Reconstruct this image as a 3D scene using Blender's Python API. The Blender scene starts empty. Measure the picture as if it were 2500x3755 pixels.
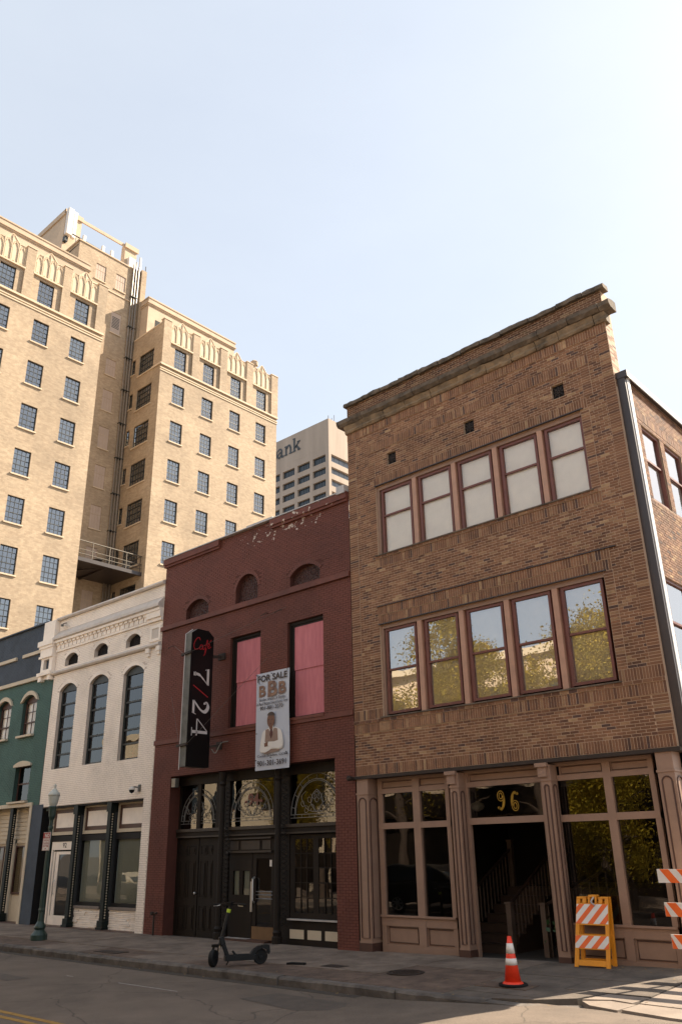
import bpy, math, random
from mathutils import Vector, Matrix
random.seed(7)
S = 4/3            # everything below is written in units of 4/3 m
sc = bpy.context.scene
COL = sc.collection

# ---------------------------------------------------------------- camera
cd = bpy.data.cameras.new('camera'); cam = bpy.data.objects.new('camera', cd); COL.objects.link(cam)
yaw, pit, roll = 0.7301667, 0.39233987, -0.02083998
fwd = Vector((-math.sin(yaw)*math.cos(pit), math.cos(yaw)*math.cos(pit), math.sin(pit)))
rgt = Vector((math.cos(yaw), math.sin(yaw), 0)); upv = rgt.cross(fwd)
r2 = rgt*math.cos(roll)+upv*math.sin(roll); u2 = -rgt*math.sin(roll)+upv*math.cos(roll)
M = Matrix((r2, u2, -fwd)).transposed().to_4x4(); M.translation = Vector((0, 0, 1.65))*S
cam.matrix_world = M
cd.sensor_fit = 'HORIZONTAL'; cd.sensor_width = 24; cd.lens = 28.805
cd.clip_start = 0.05; cd.clip_end = 3000
sc.camera = cam

# ---------------------------------------------------------------- sky, sun, exposure
SUN = Vector((1.0, 2.35, 2.15)).normalized()
w = bpy.data.worlds.new('World'); sc.world = w; w.use_nodes = True
nt = w.node_tree; nt.nodes.clear()
sky = nt.nodes.new('ShaderNodeTexSky'); sky.sky_type = 'NISHITA'; sky.sun_disc = False
sky.sun_elevation = math.asin(SUN.z); sky.sun_rotation = math.atan2(SUN.x, SUN.y)
sky.air_density = 1.0; sky.dust_density = 1.7; sky.ozone_density = 1.0; sky.altitude = 50
bg = nt.nodes.new('ShaderNodeBackground'); bg.inputs['Strength'].default_value = 0.078
wo = nt.nodes.new('ShaderNodeOutputWorld')
veil = nt.nodes.new('ShaderNodeMix'); veil.data_type = 'RGBA'; veil.inputs[0].default_value = .70      # thin high haze
hz = nt.nodes.new('ShaderNodeTexNoise'); hz.inputs['Scale'].default_value = 2.2; hz.inputs['Detail'].default_value = 6; hz.inputs['Roughness'].default_value = .6
hm = nt.nodes.new('ShaderNodeMapping'); hm.inputs['Scale'].default_value = (1, 1, 2.5); hc = nt.nodes.new('ShaderNodeTexCoord')
nt.links.new(hc.outputs['Generated'], hm.inputs[0]); nt.links.new(hm.outputs[0], hz.inputs['Vector'])
hx = nt.nodes.new('ShaderNodeMix'); hx.data_type = 'RGBA'; hx.inputs[6].default_value = (2.75, 2.93, 3.12, 1); hx.inputs[7].default_value = (3.4, 3.55, 3.62, 1)
nt.links.new(hz.outputs[0], hx.inputs[0]); nt.links.new(hx.outputs[2], veil.inputs[7]); nt.links.new(sky.outputs[0], veil.inputs[6])
nt.links.new(veil.outputs[2], bg.inputs['Color']); nt.links.new(bg.outputs[0], wo.inputs['Surface'])
sl = bpy.data.lights.new('sun', 'SUN'); sl.energy = 3.8; sl.angle = math.radians(0.5); sl.color = (1.0, 0.86, 0.68)
so = bpy.data.objects.new('sun', sl); COL.objects.link(so)
so.rotation_euler = SUN.to_track_quat('Z', 'Y').to_euler(); so.location = (0, 0, 80)
vs = sc.view_settings
vs.view_transform = 'Standard'; vs.look = 'None'; vs.gamma = 1; vs.use_curve_mapping = False
vs.exposure = 1.88

# ---------------------------------------------------------------- helpers
ORG = {}
class MB:
    def __init__(s): s.v = []; s.f = []; s.c = []
    def add(s, vs_, fs, col=None):
        n = len(s.v); s.v += [tuple(p) for p in vs_]
        for f in fs: s.f.append(tuple(i+n for i in f)); s.c.append(col)
        return s
    def box(s, x0, x1, y0, y1, z0, z1, col=None):
        if x0 > x1: x0, x1 = x1, x0
        if y0 > y1: y0, y1 = y1, y0
        if z0 > z1: z0, z1 = z1, z0
        return s.add([(x0,y0,z0),(x1,y0,z0),(x1,y1,z0),(x0,y1,z0),(x0,y0,z1),(x1,y0,z1),(x1,y1,z1),(x0,y1,z1)],
              [(0,3,2,1),(4,5,6,7),(0,1,5,4),(1,2,6,5),(2,3,7,6),(3,0,4,7)], col)
    def prism(s, poly, ax, a0, a1, col=None):
        # poly of 2-D points, extruded along axis ax ('x': (y,z)  'y': (x,z)  'z': (x,y))
        def P(p, a): return {'x': (a, p[0], p[1]), 'y': (p[0], a, p[1]), 'z': (p[0], p[1], a)}[ax]
        n = len(poly); area = sum(poly[i][0]*poly[(i+1) % n][1]-poly[(i+1) % n][0]*poly[i][1] for i in range(n))
        if area < 0: poly = poly[::-1]
        v = [P(p, a0) for p in poly]+[P(p, a1) for p in poly]
        fs = [tuple(range(n))[::-1], tuple(range(n, 2*n))]+[(i, (i+1) % n, n+(i+1) % n, n+i) for i in range(n)]
        if (ax == 'y') == (a1 > a0): fs = [f[::-1] for f in fs]
        return s.add(v, fs, col)
    def beam(s, p, q, wd, ht=None, upd=(0,0,1), col=None):
        p = Vector(p); q = Vector(q); d = (q-p).normalized(); u = Vector(upd)
        if abs(d.dot(u)) > .98: u = Vector((1, 0, 0))
        a = d.cross(u).normalized(); b = a.cross(d); ht = ht or wd
        v = [e+a*i*wd/2+b*j*ht/2 for e in (p, q) for i, j in ((-1,-1),(1,-1),(1,1),(-1,1))]
        return s.add(v, [(0,1,2,3),(7,6,5,4),(0,4,5,1),(1,5,6,2),(2,6,7,3),(3,7,4,0)], col)
    def tube(s, pts, r, n=6, closed=False, col=None):
        pts = [Vector(p) for p in pts]; m = len(pts); rs = r if isinstance(r, (list, tuple)) else [r]*m
        base = len(s.v); a = None
        for i, p in enumerate(pts):
            if closed: d = pts[(i+1) % m]-pts[i-1]
            else: d = pts[min(i+1, m-1)]-pts[max(i-1, 0)]
            d = d.normalized() if d.length > 1e-9 else Vector((0, 0, 1))
            if a is None: a = d.orthogonal().normalized()
            a = (a-d*a.dot(d)); a = a.normalized() if a.length > 1e-6 else d.orthogonal().normalized()
            b = d.cross(a)
            for k in range(n):
                t = 2*math.pi*k/n; s.v.append(tuple(p+(a*math.cos(t)+b*math.sin(t))*rs[i]))
        for i in range(m if closed else m-1):
            for k in range(n):
                A = base+i*n+k; B = base+i*n+(k+1) % n; C2 = base+((i+1) % m)*n+(k+1) % n; D = base+((i+1) % m)*n+k
                s.f.append((A, B, C2, D)); s.c.append(col)
        if not closed:
            s.f.append(tuple(range(base, base+n))[::-1]); s.c.append(col)
            s.f.append(tuple(range(base+(m-1)*n, base+m*n))); s.c.append(col)
        return s
    def lathe(s, prof, cx=0, cy=0, n=12, flute=0, ax='z', cz=0, col=None):
        base = len(s.v); m = len(prof)
        for r, z in prof:
            for k in range(n):
                t = 2*math.pi*k/n; rr = r*(1-(flute if k % 2 else 0))
                if ax == 'z': s.v.append((cx+rr*math.cos(t), cy+rr*math.sin(t), z))
                elif ax == 'y': s.v.append((cx+rr*math.cos(t), z, cz+rr*math.sin(t)))
                else: s.v.append((z, cy+rr*math.cos(t), cz+rr*math.sin(t)))
        for i in range(m-1):
            for k in range(n):
                s.f.append((base+i*n+k, base+i*n+(k+1) % n, base+(i+1)*n+(k+1) % n, base+(i+1)*n+k)); s.c.append(col)
        s.f.append(tuple(range(base, base+n))[::-1]); s.c.append(col)
        s.f.append(tuple(range(base+(m-1)*n, base+m*n))); s.c.append(col)
        return s
    def build(s, name, mat, parent=None, org=None, smooth=False, bevel=0):
        o0 = ORG[parent.name] if parent else (org or (0, 0, 0))
        me = bpy.data.meshes.new(name)
        me.from_pydata([((x-o0[0])*S, (y-o0[1])*S, (z-o0[2])*S) for x, y, z in s.v], [], s.f)
        if any(c is not None for c in s.c):
            at = me.attributes.new('bc', 'FLOAT_COLOR', 'FACE')
            flat = []
            for c in s.c: flat += (list(c)+[1.0]) if c else [.2, .2, .2, 1]
            at.data.foreach_set('color', flat)
        me.materials.append(mat)
        if smooth: me.polygons.foreach_set('use_smooth', [True]*len(me.polygons))
        me.update()
        o = bpy.data.objects.new(name, me); COL.objects.link(o); ORG[o.name] = o0
        if parent: o.parent = parent
        else: o.location = Vector(o0)*S
        if bevel:
            b = o.modifiers.new('bevel', 'BEVEL'); b.width = bevel*S; b.segments = 2; b.limit_method = 'ANGLE'
        if smooth:
            pass
        return o

def tag(o, label=None, cat=None, group=None, kind=None):
    if label: o['label'] = label
    if cat: o['category'] = cat
    if group: o['group'] = group
    if kind: o['kind'] = kind
    return o
def thing(name, label, cat, loc=(0, 0, 0), group=None):
    o = bpy.data.objects.new(name, None); COL.objects.link(o); o.location = Vector(loc)*S; ORG[o.name] = tuple(loc)
    o.empty_display_size = .1
    return tag(o, label, cat, group)
def copy_tree(o, parent=None, mats=None):
    c = o.copy(); COL.objects.link(c); c.parent = parent; ORG[c.name] = ORG[o.name]
    for ch in list(o.children): copy_tree(ch, c)
    return c
def one(name, mat, f, parent=None, **k):
    m = MB(); f(m); return m.build(name, mat, parent, **k)
def bxp(name, mat, parent, *a, bevel=0):
    return MB().box(*a).build(name, mat, parent, bevel=bevel)

# ---------------------------------------------------------------- materials
def nmat(name):
    m = bpy.data.materials.new(name); m.use_nodes = True; t = m.node_tree
    return m, t, t.nodes['Principled BSDF']
def N(t, typ, **k):
    n = t.nodes.new(typ)
    for a, b in k.items():
        if a in n.inputs: n.inputs[a].default_value = b
        else: setattr(n, a, b)
    return n
def mat(name, rgb, rough=.7, var=.15, scale=6, bump=0, bscale=60, metal=0, rgb2=None, spec=.5, attr=False, streak=False):
    m, t, b = nmat(name); L = t.links.new
    b.inputs['Roughness'].default_value = rough; b.inputs['Metallic'].default_value = metal
    b.inputs['Specular IOR Level'].default_value = spec
    tc = N(t, 'ShaderNodeTexCoord'); src = tc.outputs['Object']
    if streak:
        mp = N(t, 'ShaderNodeMapping'); mp.inputs['Scale'].default_value = (1, 1, .12); L(src, mp.inputs[0]); s2 = mp.outputs[0]
    else: s2 = src
    nz = N(t, 'ShaderNodeTexNoise', Scale=scale, Detail=6.0, Roughness=.65); L(s2, nz.inputs['Vector'])
    rp = N(t, 'ShaderNodeMapRange'); rp.inputs[1].default_value = .3; rp.inputs[2].default_value = .7
    L(nz.outputs[0], rp.inputs[0])
    mx = N(t, 'ShaderNodeMix', data_type='RGBA')
    L(rp.outputs[0], mx.inputs[0])
    if attr:
        at = N(t, 'ShaderNodeAttribute', attribute_name='bc')
        d = N(t, 'ShaderNodeMix', data_type='RGBA', blend_type='MULTIPLY'); d.inputs[0].default_value = 1
        e = N(t, 'ShaderNodeMix', data_type='RGBA', blend_type='MULTIPLY'); e.inputs[0].default_value = 1
        L(at.outputs[0], d.inputs[6]); L(at.outputs[0], e.inputs[6])
        d.inputs[7].default_value = (1-var,)*3+(1,); e.inputs[7].default_value = (1+var,)*3+(1,)
        L(d.outputs[2], mx.inputs[6]); L(e.outputs[2], mx.inputs[7])
    else:
        c2 = rgb2 or tuple(c*(1+var) for c in rgb)
        c1 = tuple(c*(1-var) for c in rgb) if not rgb2 else rgb
        mx.inputs[6].default_value = c1+(1,); mx.inputs[7].default_value = c2+(1,)
    L(mx.outputs[2], b.inputs['Base Color'])
    if bump:
        n2 = N(t, 'ShaderNodeTexNoise', Scale=bscale, Detail=4.0); L(src, n2.inputs['Vector'])
        bp = N(t, 'ShaderNodeBump', Strength=bump, Distance=.01); L(n2.outputs[0], bp.inputs['Height'])
        L(bp.outputs[0], b.inputs['Normal'])
    return m
def glassm(name, refl=.3, tint=(.5, .5, .5), rough=.0, wave=0):
    m, t, b = nmat(name); L = t.links.new; t.nodes.remove(b)
    out = t.nodes['Material Output']
    g = N(t, 'ShaderNodeBsdfGlossy', Roughness=rough); g.inputs['Color'].default_value = (.95, .95, .95, 1)
    tr = N(t, 'ShaderNodeBsdfTransparent'); tr.inputs['Color'].default_value = tint+(1,)
    fr = N(t, 'ShaderNodeFresnel', IOR=1.45)
    ad = N(t, 'ShaderNodeMath', operation='ADD', use_clamp=True); L(fr.outputs[0], ad.inputs[0]); ad.inputs[1].default_value = refl
    mx = N(t, 'ShaderNodeMixShader'); L(ad.outputs[0], mx.inputs[0]); L(tr.outputs[0], mx.inputs[1]); L(g.outputs[0], mx.inputs[2])
    L(mx.outputs[0], out.inputs['Surface'])
    if wave:
        tc = N(t, 'ShaderNodeTexCoord'); nz = N(t, 'ShaderNodeTexNoise', Scale=1.6, Detail=1.0); L(tc.outputs['Object'], nz.inputs['Vector'])
        bp = N(t, 'ShaderNodeBump', Strength=wave, Distance=.02); L(nz.outputs[0], bp.inputs['Height']); L(bp.outputs[0], g.inputs['Normal'])
    return m
def hotel_brick():
    m, t, b = nmat('tan_brick'); L = t.links.new; b.inputs['Roughness'].default_value = .85
    tc = N(t, 'ShaderNodeTexCoord'); sp = N(t, 'ShaderNodeSeparateXYZ'); L(tc.outputs['Object'], sp.inputs[0])
    ad = N(t, 'ShaderNodeMath', operation='ADD'); L(sp.outputs[0], ad.inputs[0]); L(sp.outputs[1], ad.inputs[1])
    cb = N(t, 'ShaderNodeCombineXYZ'); L(ad.outputs[0], cb.inputs[0]); L(sp.outputs[2], cb.inputs[1])
    br = N(t, 'ShaderNodeTexBrick', Scale=1.0); br.offset = .5
    br.inputs['Color1'].default_value = (.43, .33, .225, 1); br.inputs['Color2'].default_value = (.34, .25, .165, 1)
    br.inputs['Mortar'].default_value = (.36, .28, .19, 1)
    br.inputs['Mortar Size'].default_value = .008; br.inputs['Brick Width'].default_value = .3; br.inputs['Row Height'].default_value = .11
    br.inputs['Bias'].default_value = -.2
    L(cb.outputs[0], br.inputs['Vector'])
    nz = N(t, 'ShaderNodeTexNoise', Scale=.35, Detail=5.0); L(tc.outputs['Object'], nz.inputs['Vector'])
    rp = N(t, 'ShaderNodeMapRange'); rp.inputs[1].default_value = .3; rp.inputs[2].default_value = .7
    rp.inputs[3].default_value = .86; rp.inputs[4].default_value = 1.1; L(nz.outputs[0], rp.inputs[0])
    n3 = N(t, 'ShaderNodeTexNoise', Scale=3.5, Detail=3.0); L(cb.outputs[0], n3.inputs['Vector'])
    r3 = N(t, 'ShaderNodeMapRange'); r3.inputs[1].default_value = .3; r3.inputs[2].default_value = .7
    r3.inputs[3].default_value = .9; r3.inputs[4].default_value = 1.1; L(n3.outputs[0], r3.inputs[0])
    mm = N(t, 'ShaderNodeMath', operation='MULTIPLY'); L(rp.outputs[0], mm.inputs[0]); L(r3.outputs[0], mm.inputs[1])
    mx = N(t, 'ShaderNodeMix', data_type='RGBA', blend_type='MULTIPLY'); mx.inputs[0].default_value = 1
    L(br.outputs[0], mx.inputs[6]); L(mm.outputs[0], mx.inputs[7]); L(mx.outputs[2], b.inputs['Base Color'])
    bp = N(t, 'ShaderNodeBump', Strength=.35, Distance=.01); L(br.outputs['Fac'], bp.inputs['Height']); bp.invert = True
    L(bp.outputs[0], b.inputs['Normal'])
    return m
def flaked(name, rgb, under, zlo, zhi, xlo, xhi, var=.12):
    """painted brick whose paint has flaked off in a patch (object space metres)"""
    m = mat(name, rgb, .75, var, 3, .25, 40, attr=False); t = m.node_tree; L = t.links.new; b = t.nodes['Principled BSDF']
    old = b.inputs['Base Color'].links[0].from_socket
    tc = N(t, 'ShaderNodeTexCoord'); nz = N(t, 'ShaderNodeTexNoise', Scale=5.5, Detail=3.0, Roughness=.6); L(tc.outputs['Object'], nz.inputs['Vector'])
    sp = N(t, 'ShaderNodeSeparateXYZ'); L(tc.outputs['Object'], sp.inputs[0])
    def band(s, lo, hi, f):
        a = N(t, 'ShaderNodeMapRange'); a.inputs[1].default_value = lo; a.inputs[2].default_value = lo+f; L(s, a.inputs[0])
        c = N(t, 'ShaderNodeMapRange'); c.inputs[1].default_value = hi; c.inputs[2].default_value = hi-f; L(s, c.inputs[0])
        d = N(t, 'ShaderNodeMath', operation='MULTIPLY'); L(a.outputs[0], d.inputs[0]); L(c.outputs[0], d.inputs[1]); return d.outputs[0]
    bx_, bz = band(sp.outputs[0], xlo, xhi, 1.2), band(sp.outputs[2], zlo, zhi, .25)
    d = N(t, 'ShaderNodeMath', operation='MULTIPLY'); L(bx_, d.inputs[0]); L(bz, d.inputs[1])
    e = N(t, 'ShaderNodeMath', operation='MULTIPLY_ADD'); L(d.outputs[0], e.inputs[0]); e.inputs[1].default_value = .17; L(nz.outputs[0], e.inputs[2])
    g = N(t, 'ShaderNodeMath', operation='GREATER_THAN'); L(e.outputs[0], g.inputs[0]); g.inputs[1].default_value = .76
    mx = N(t, 'ShaderNodeMix', data_type='RGBA'); L(g.outputs[0], mx.inputs[0]); L(old, mx.inputs[6]); mx.inputs[7].default_value = under+(1,)
    L(mx.outputs[2], b.inputs['Base Color'])
    return m
m_brickattr = mat('brown_brick', (0, 0, 0), .85, .22, 9, .5, 45, attr=True, spec=.3)
m_mortar = mat('mortar', (.46, .32, .22), .9, .15, 8)
m_mortar2 = mat('aged_mortar', (.38, .28, .2), .9, .15, 8)
m_tan = mat('tan_paint', (.29, .18, .128), .55, .1, 3, .1, 30)
m_tandark = mat('brown_trim_paint', (.075, .034, .024), .5, .12, 3)
m_maroon = mat('maroon_window_paint', (.15, .048, .033), .5, .15, 4)
m_limestone = mat('weathered_limestone', (.09, .07, .05), .9, .3, 2.6, 1.2, 14, rgb2=(.33, .235, .145))
m_coping = mat('stained_stone', (.05, .04, .031), .95, .3, 3.5, 1.2, 14, rgb2=(.19, .145, .105))
m_red = flaked('red_painted_brick', (.140, .041, .026), (.55, .45, .38), 8.25*S, 8.9*S, -0.9*S, 3.0*S)
m_redjoint = mat('shaded_red_joints', (.085, .025, .016), .9, .15, 3)  # joint shadow put into a darker copy of the red
m_whitejoint = mat('shaded_white_joints', (.62, .52, .44), .9, .1, 3)  # joint shade put into a greyer copy of the white
m_tealjoint = mat('flare_teal_joints', (.035, .07, .06), .9, .15, 3)  # the flare teal again, darker in the joints
m_redtrim = mat('red_painted_trim', (.135, .04, .025), .7, .15, 3)
m_white = mat('white_painted_brick', (.86, .76, .66), .75, .07, 1.3, .2, 40)
m_whitegrey = mat('grey_stained_white', (.56, .49, .43), .8, .12, 3, .2, 30)
m_teal = mat('flare_teal_brick', (.062, .128, .110), .75, .15, 2, .3, 40)  # green lens-flare tint put into the lower wall's paint colour
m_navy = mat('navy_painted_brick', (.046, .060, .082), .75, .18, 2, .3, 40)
m_cream = mat('cream_paint', (.55, .46, .34), .7, .07, 2, .1, 30)
m_dark = mat('black_paint', (.009, .008, .008), .6, .2, 5, spec=.25)
m_blackgreen = mat('dark_green_iron', (.006, .011, .010), .5, .2, 5, spec=.25)
m_brownblack = mat('brown_black_wood', (.014, .009, .006), .6, .25, 4, .15, 30, streak=True, spec=.25)
m_bbtrim = mat('brown_black_trim', (.03, .02, .014), .5, .2, 4)
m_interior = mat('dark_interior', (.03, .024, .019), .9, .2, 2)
m_glass = glassm('shop_glass', .05, (.55, .55, .52), 0, .12)
m_glass2 = glassm('upper_window_glass', .30, (.78, .78, .76), .0, .12)
m_glass4 = glassm('dark_reflecting_glass', .06, (.4, .4, .45), 0, .15)
m_glass3 = glassm('blind_window_glass', .02, (.96, .96, .96), .0, .08)
m_hglass = glassm('steel_window_glass', .26, (.5, .55, .58), .02, .3)
m_bankglass = mat('tower_glass', (.03, .04, .05), .12, .2, .5)
m_paleglass = mat('sky_toned_tower_glass', (.13, .15, .18), .15, .2, .5)  # sky reflection on the side bands put into a paler base colour
m_blind2 = mat('beige_blind', (.80, .74, .62), .8, .08, 3)
m_blind = mat('white_blind', (.90, .85, .78), .8, .05, 3)
m_shade = mat('grey_green_shade', (.30, .345, .32), .8, .05, 3)
m_tanbrick = hotel_brick()
m_hstone = mat('cream_terracotta', (.60, .48, .34), .8, .1, 1.2, .2, 12)
m_stucco = mat('beige_stucco', (.50, .39, .28), .85, .06, .8, .15, 20)
m_steel = mat('dark_steel_sash', (.02, .025, .025), .5, .2, 5)
m_board = mat('pale_boarding', (.46, .36, .29), .8, .07, 2)
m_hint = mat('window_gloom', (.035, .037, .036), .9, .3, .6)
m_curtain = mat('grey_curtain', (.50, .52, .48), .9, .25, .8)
m_pipe = mat('galvanised_pipe', (.22, .19, .16), .5, .15, 3, metal=.3)
m_bank = mat('bank_concrete', (.42, .34, .275), .9, .16, .22, .2, 8, streak=True)
m_banktext = mat('dark_sign_letters', (.055, .06, .065), .6, .1, 3)
m_metalwhite = mat('sunlit_metal_white', (.60, .60, .59), .35, .05, 3)  # white carries the sun glare on the metal's lit sides
m_metalbrown = mat('dark_brown_metal', (.045, .034, .032), .4, .1, 3)
m_pink = mat('pink_painted_plywood', (.46, .135, .155), .8, .3, 12, .25, 25, rgb2=(.60, .20, .215), streak=True)
m_signblack = mat('gloss_black_sign', (.006, .006, .006), .35, .2, 4, spec=.3)
m_signgrey = mat('weathered_sign_edge', (.13, .125, .11), .7, .35, 2.5, .2, 20)
m_letter = mat('white_letter', (.62, .58, .56), .6, .04, 4)
m_redletter = mat('red_letter', (.40, .015, .02), .5, .05, 4)
m_redgrille = mat('red_painted_iron', (.075, .022, .015), .8, .25, 8)
m_rust = mat('rusty_iron', (.03, .018, .012), .7, .3, 8)
m_lampgreen = mat('green_cast_iron', (.022, .046, .036), .4, .15, 5)
m_chrome = mat('satin_metal', (.55, .55, .55), .3, .05, 5, metal=.9)
m_globe = mat('frosted_globe', (.50, .50, .44), .35, .08, 8)
m_signwhite = mat('sign_white', (.66, .62, .58), .5, .05, 6)
m_signred = mat('sign_red', (.35, .02, .015), .5, .05, 6)
m_orange = mat('orange_sheeting', (.80, .13, .015), .5, .08, 5)
m_redorange = mat('red_orange_cone_plastic', (.80, .045, .012), .45, .12, 5, .1, 20)
m_wsheet = mat('white_sheeting', (.72, .66, .60), .5, .05, 5)
m_yellow = mat('amber_plastic', (.72, .26, .006), .5, .1, 5, .15, 30)
m_rubber = mat('black_rubber', (.009, .009, .009), .7, .2, 6, .2, 40, spec=.25)
m_blackmetal = mat('satin_black_metal', (.008, .008, .009), .4, .2, 6, spec=.3)
m_kick = mat('brass_kick_plate', (.16, .085, .035), .5, .15, 5)
m_gold = mat('gold_leaf', (.42, .27, .05), .35, .15, 6, metal=.6)
m_baluster = mat('dark_painted_wood', (.12, .08, .058), .6, .2, 3)
m_wood = mat('stained_wood', (.045, .024, .015), .6, .2, 3)
m_flash = mat('pale_flashing', (.45, .42, .40), .4, .15, 5)
m_leaf = mat('tree_leaves', (.32, .26, .03), .6, .3, .9, rgb2=(.62, .46, .045))
m_leaf2 = mat('house_plant_leaves', (.02, .055, .012), .5, .3, 3)
m_bark = mat('tree_bark', (.08, .055, .04), .9, .2, 4, .4, 20)
m_copper = mat('copper_print', (.11, .04, .024), .5, .35, 6, rgb2=(.30, .17, .10))
m_ink = mat('dark_brown_ink', (.055, .035, .028), .6, .1, 5)
m_tracery = mat('grey_white_tracery', (.22, .205, .185), .6, .1, 5)
m_vinyl = mat('pale_blue_banner', (.46, .48, .54), .6, .07, 1.2)
# ---------------------------------------------------------------- walls and bricks
def wall(mb, ax, pl, a0, a1, z0, z1, holes=(), depth=.15, inward=1, col=None):
    """rectangular wall in plane ax=pl with rectangular holes (a0,a1,z0,z1[,depth]) and their reveals"""
    A = sorted({a0, a1, *[min(max(v, a0), a1) for h in holes for v in h[:2]]}); Z = sorted({z0, z1, *[min(max(v, z0), z1) for h in holes for v in h[2:4]]})
    def P(a, z, d=0): return (pl+d*inward, a, z) if ax == 'x' else (a, pl+d*inward, z)
    for i in range(len(A)-1):
        run = None
        for j in range(len(Z)-1):
            ca, cz = (A[i]+A[i+1])/2, (Z[j]+Z[j+1])/2
            ins = any(h[0] < ca < h[1] and h[2] < cz < h[3] for h in holes)
            if not ins:
                if run is None: run = [Z[j], Z[j+1]]
                else: run[1] = Z[j+1]
            if (ins or j == len(Z)-2) and run:
                mb.add([P(A[i], run[0]), P(A[i+1], run[0]), P(A[i+1], run[1]), P(A[i], run[1])], [(0, 1, 2, 3)], col); run = None
    for h in holes:
        d = h[4] if len(h) > 4 else depth; x0, x1, y0, y1 = h[:4]
        for (p, q) in (((x0, y0), (x1, y0)), ((x1, y0), (x1, y1)), ((x1, y1), (x0, y1)), ((x0, y1), (x0, y0))):
            if p[1] == q[1] and (p[1] <= z0): continue
            mb.add([P(*p), P(*q), P(*q, d), P(*p, d)], [(0, 1, 2, 3)], col)
    return mb
def arch_pts(x0, x1, zs, zt, n=10):
    """points of a segmental arch from (x0,zs) over the crown zt to (x1,zs)"""
    w_, h_ = (x1-x0)/2, zt-zs; R = (w_*w_+h_*h_)/(2*h_); cz = zt-R; cx = (x0+x1)/2; t0 = math.asin(min(1, w_/R))
    if h_ > w_: t0 = math.pi-t0
    return [(cx+R*math.sin(-t0+2*t0*i/n), cz+R*math.cos(-t0+2*t0*i/n)) for i in range(n+1)]
def spandrel(mb, x0, x1, zs, zt, y0, y1, n=10, col=None):
    """fills the corners of a rectangular hole above an arch"""
    p = arch_pts(x0, x1, zs, zt, n)
    for i in range(n):
        (a, b), (c, d) = p[i], p[i+1]
        if abs(c-a) < 1e-6: continue
        mb.add([(a, y0, b), (c, y0, d), (c, y0, zt+.001), (a, y0, zt+.001), (a, y1, b), (c, y1, d)], [(0, 1, 2, 3), (0, 4, 5, 1)], col)
BACK = []
BL_, BH, BJ = .152, .0485, .0095
def running(out, x0, x1, z0, z1, off=0, proud=.0, skip=None, cut=()):
    if proud > .003: BACK.append((x0, x1, z0, z1, proud))
    n = max(1, round((z1-z0)/BH)); h = (z1-z0)/n
    for i in range(n):
        x = x0-(BL_/2 if (i+off) % 2 else 0)-random.random()*.004
        while x < x1-.01:
            a, b = max(x, x0), min(x+BL_, x1)
            if b-a > .025:
                za, zb = z0+i*h, z0+(i+1)*h
                pcs = [(a, b, za, zb)]
                for r in cut:
                    nxt = []
                    for (p, q, s, t) in pcs:
                        if q <= r[0] or p >= r[1] or t <= r[2] or s >= r[3]: nxt.append((p, q, s, t)); continue
                        if s < r[2] < t: nxt.append((p, q, s, r[2]))
                        if s < r[3] < t: nxt.append((p, q, r[3], t))
                        if p < r[0]: nxt.append((p, r[0]+BJ/2, max(s, r[2]), min(t, r[3])))
                        if q > r[1]: nxt.append((r[1]-BJ/2, q, max(s, r[2]), min(t, r[3])))
                    pcs = nxt
                for (p, q, s, t) in pcs:
                    if q-p > .022 and t-s > .016 and not (skip and skip(p, q, s, t)): out.append((p+BJ/2, q-BJ/2, s+BJ/2, t-BJ/2, proud))
            x += BL_
def stack(out, x0, x1, z0, z1, proud=0, skip=None):
    if proud > .003: BACK.append((x0, x1, z0, z1, proud))
    n = max(1, round((z1-z0)/BH)); h = (z1-z0)/n
    for i in range(n): out.append((x0+BJ/2, x1-BJ/2, z0+i*h+BJ/2, z0+(i+1)*h-BJ/2, proud))
def soldier(out, x0, x1, z0, z1, proud=0, wd=BH, skip=None):
    if proud > .003: BACK.append((x0, x1, z0, z1, proud))
    n = max(1, round((x1-x0)/wd)); w_ = (x1-x0)/n
    for i in range(n):
        if skip and skip(x0+i*w_, x0+(i+1)*w_, z0, z1): continue
        out.append((x0+i*w_+BJ/2, x0+(i+1)*w_-BJ/2, z0+BJ/2, z1-BJ/2, proud))
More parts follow.
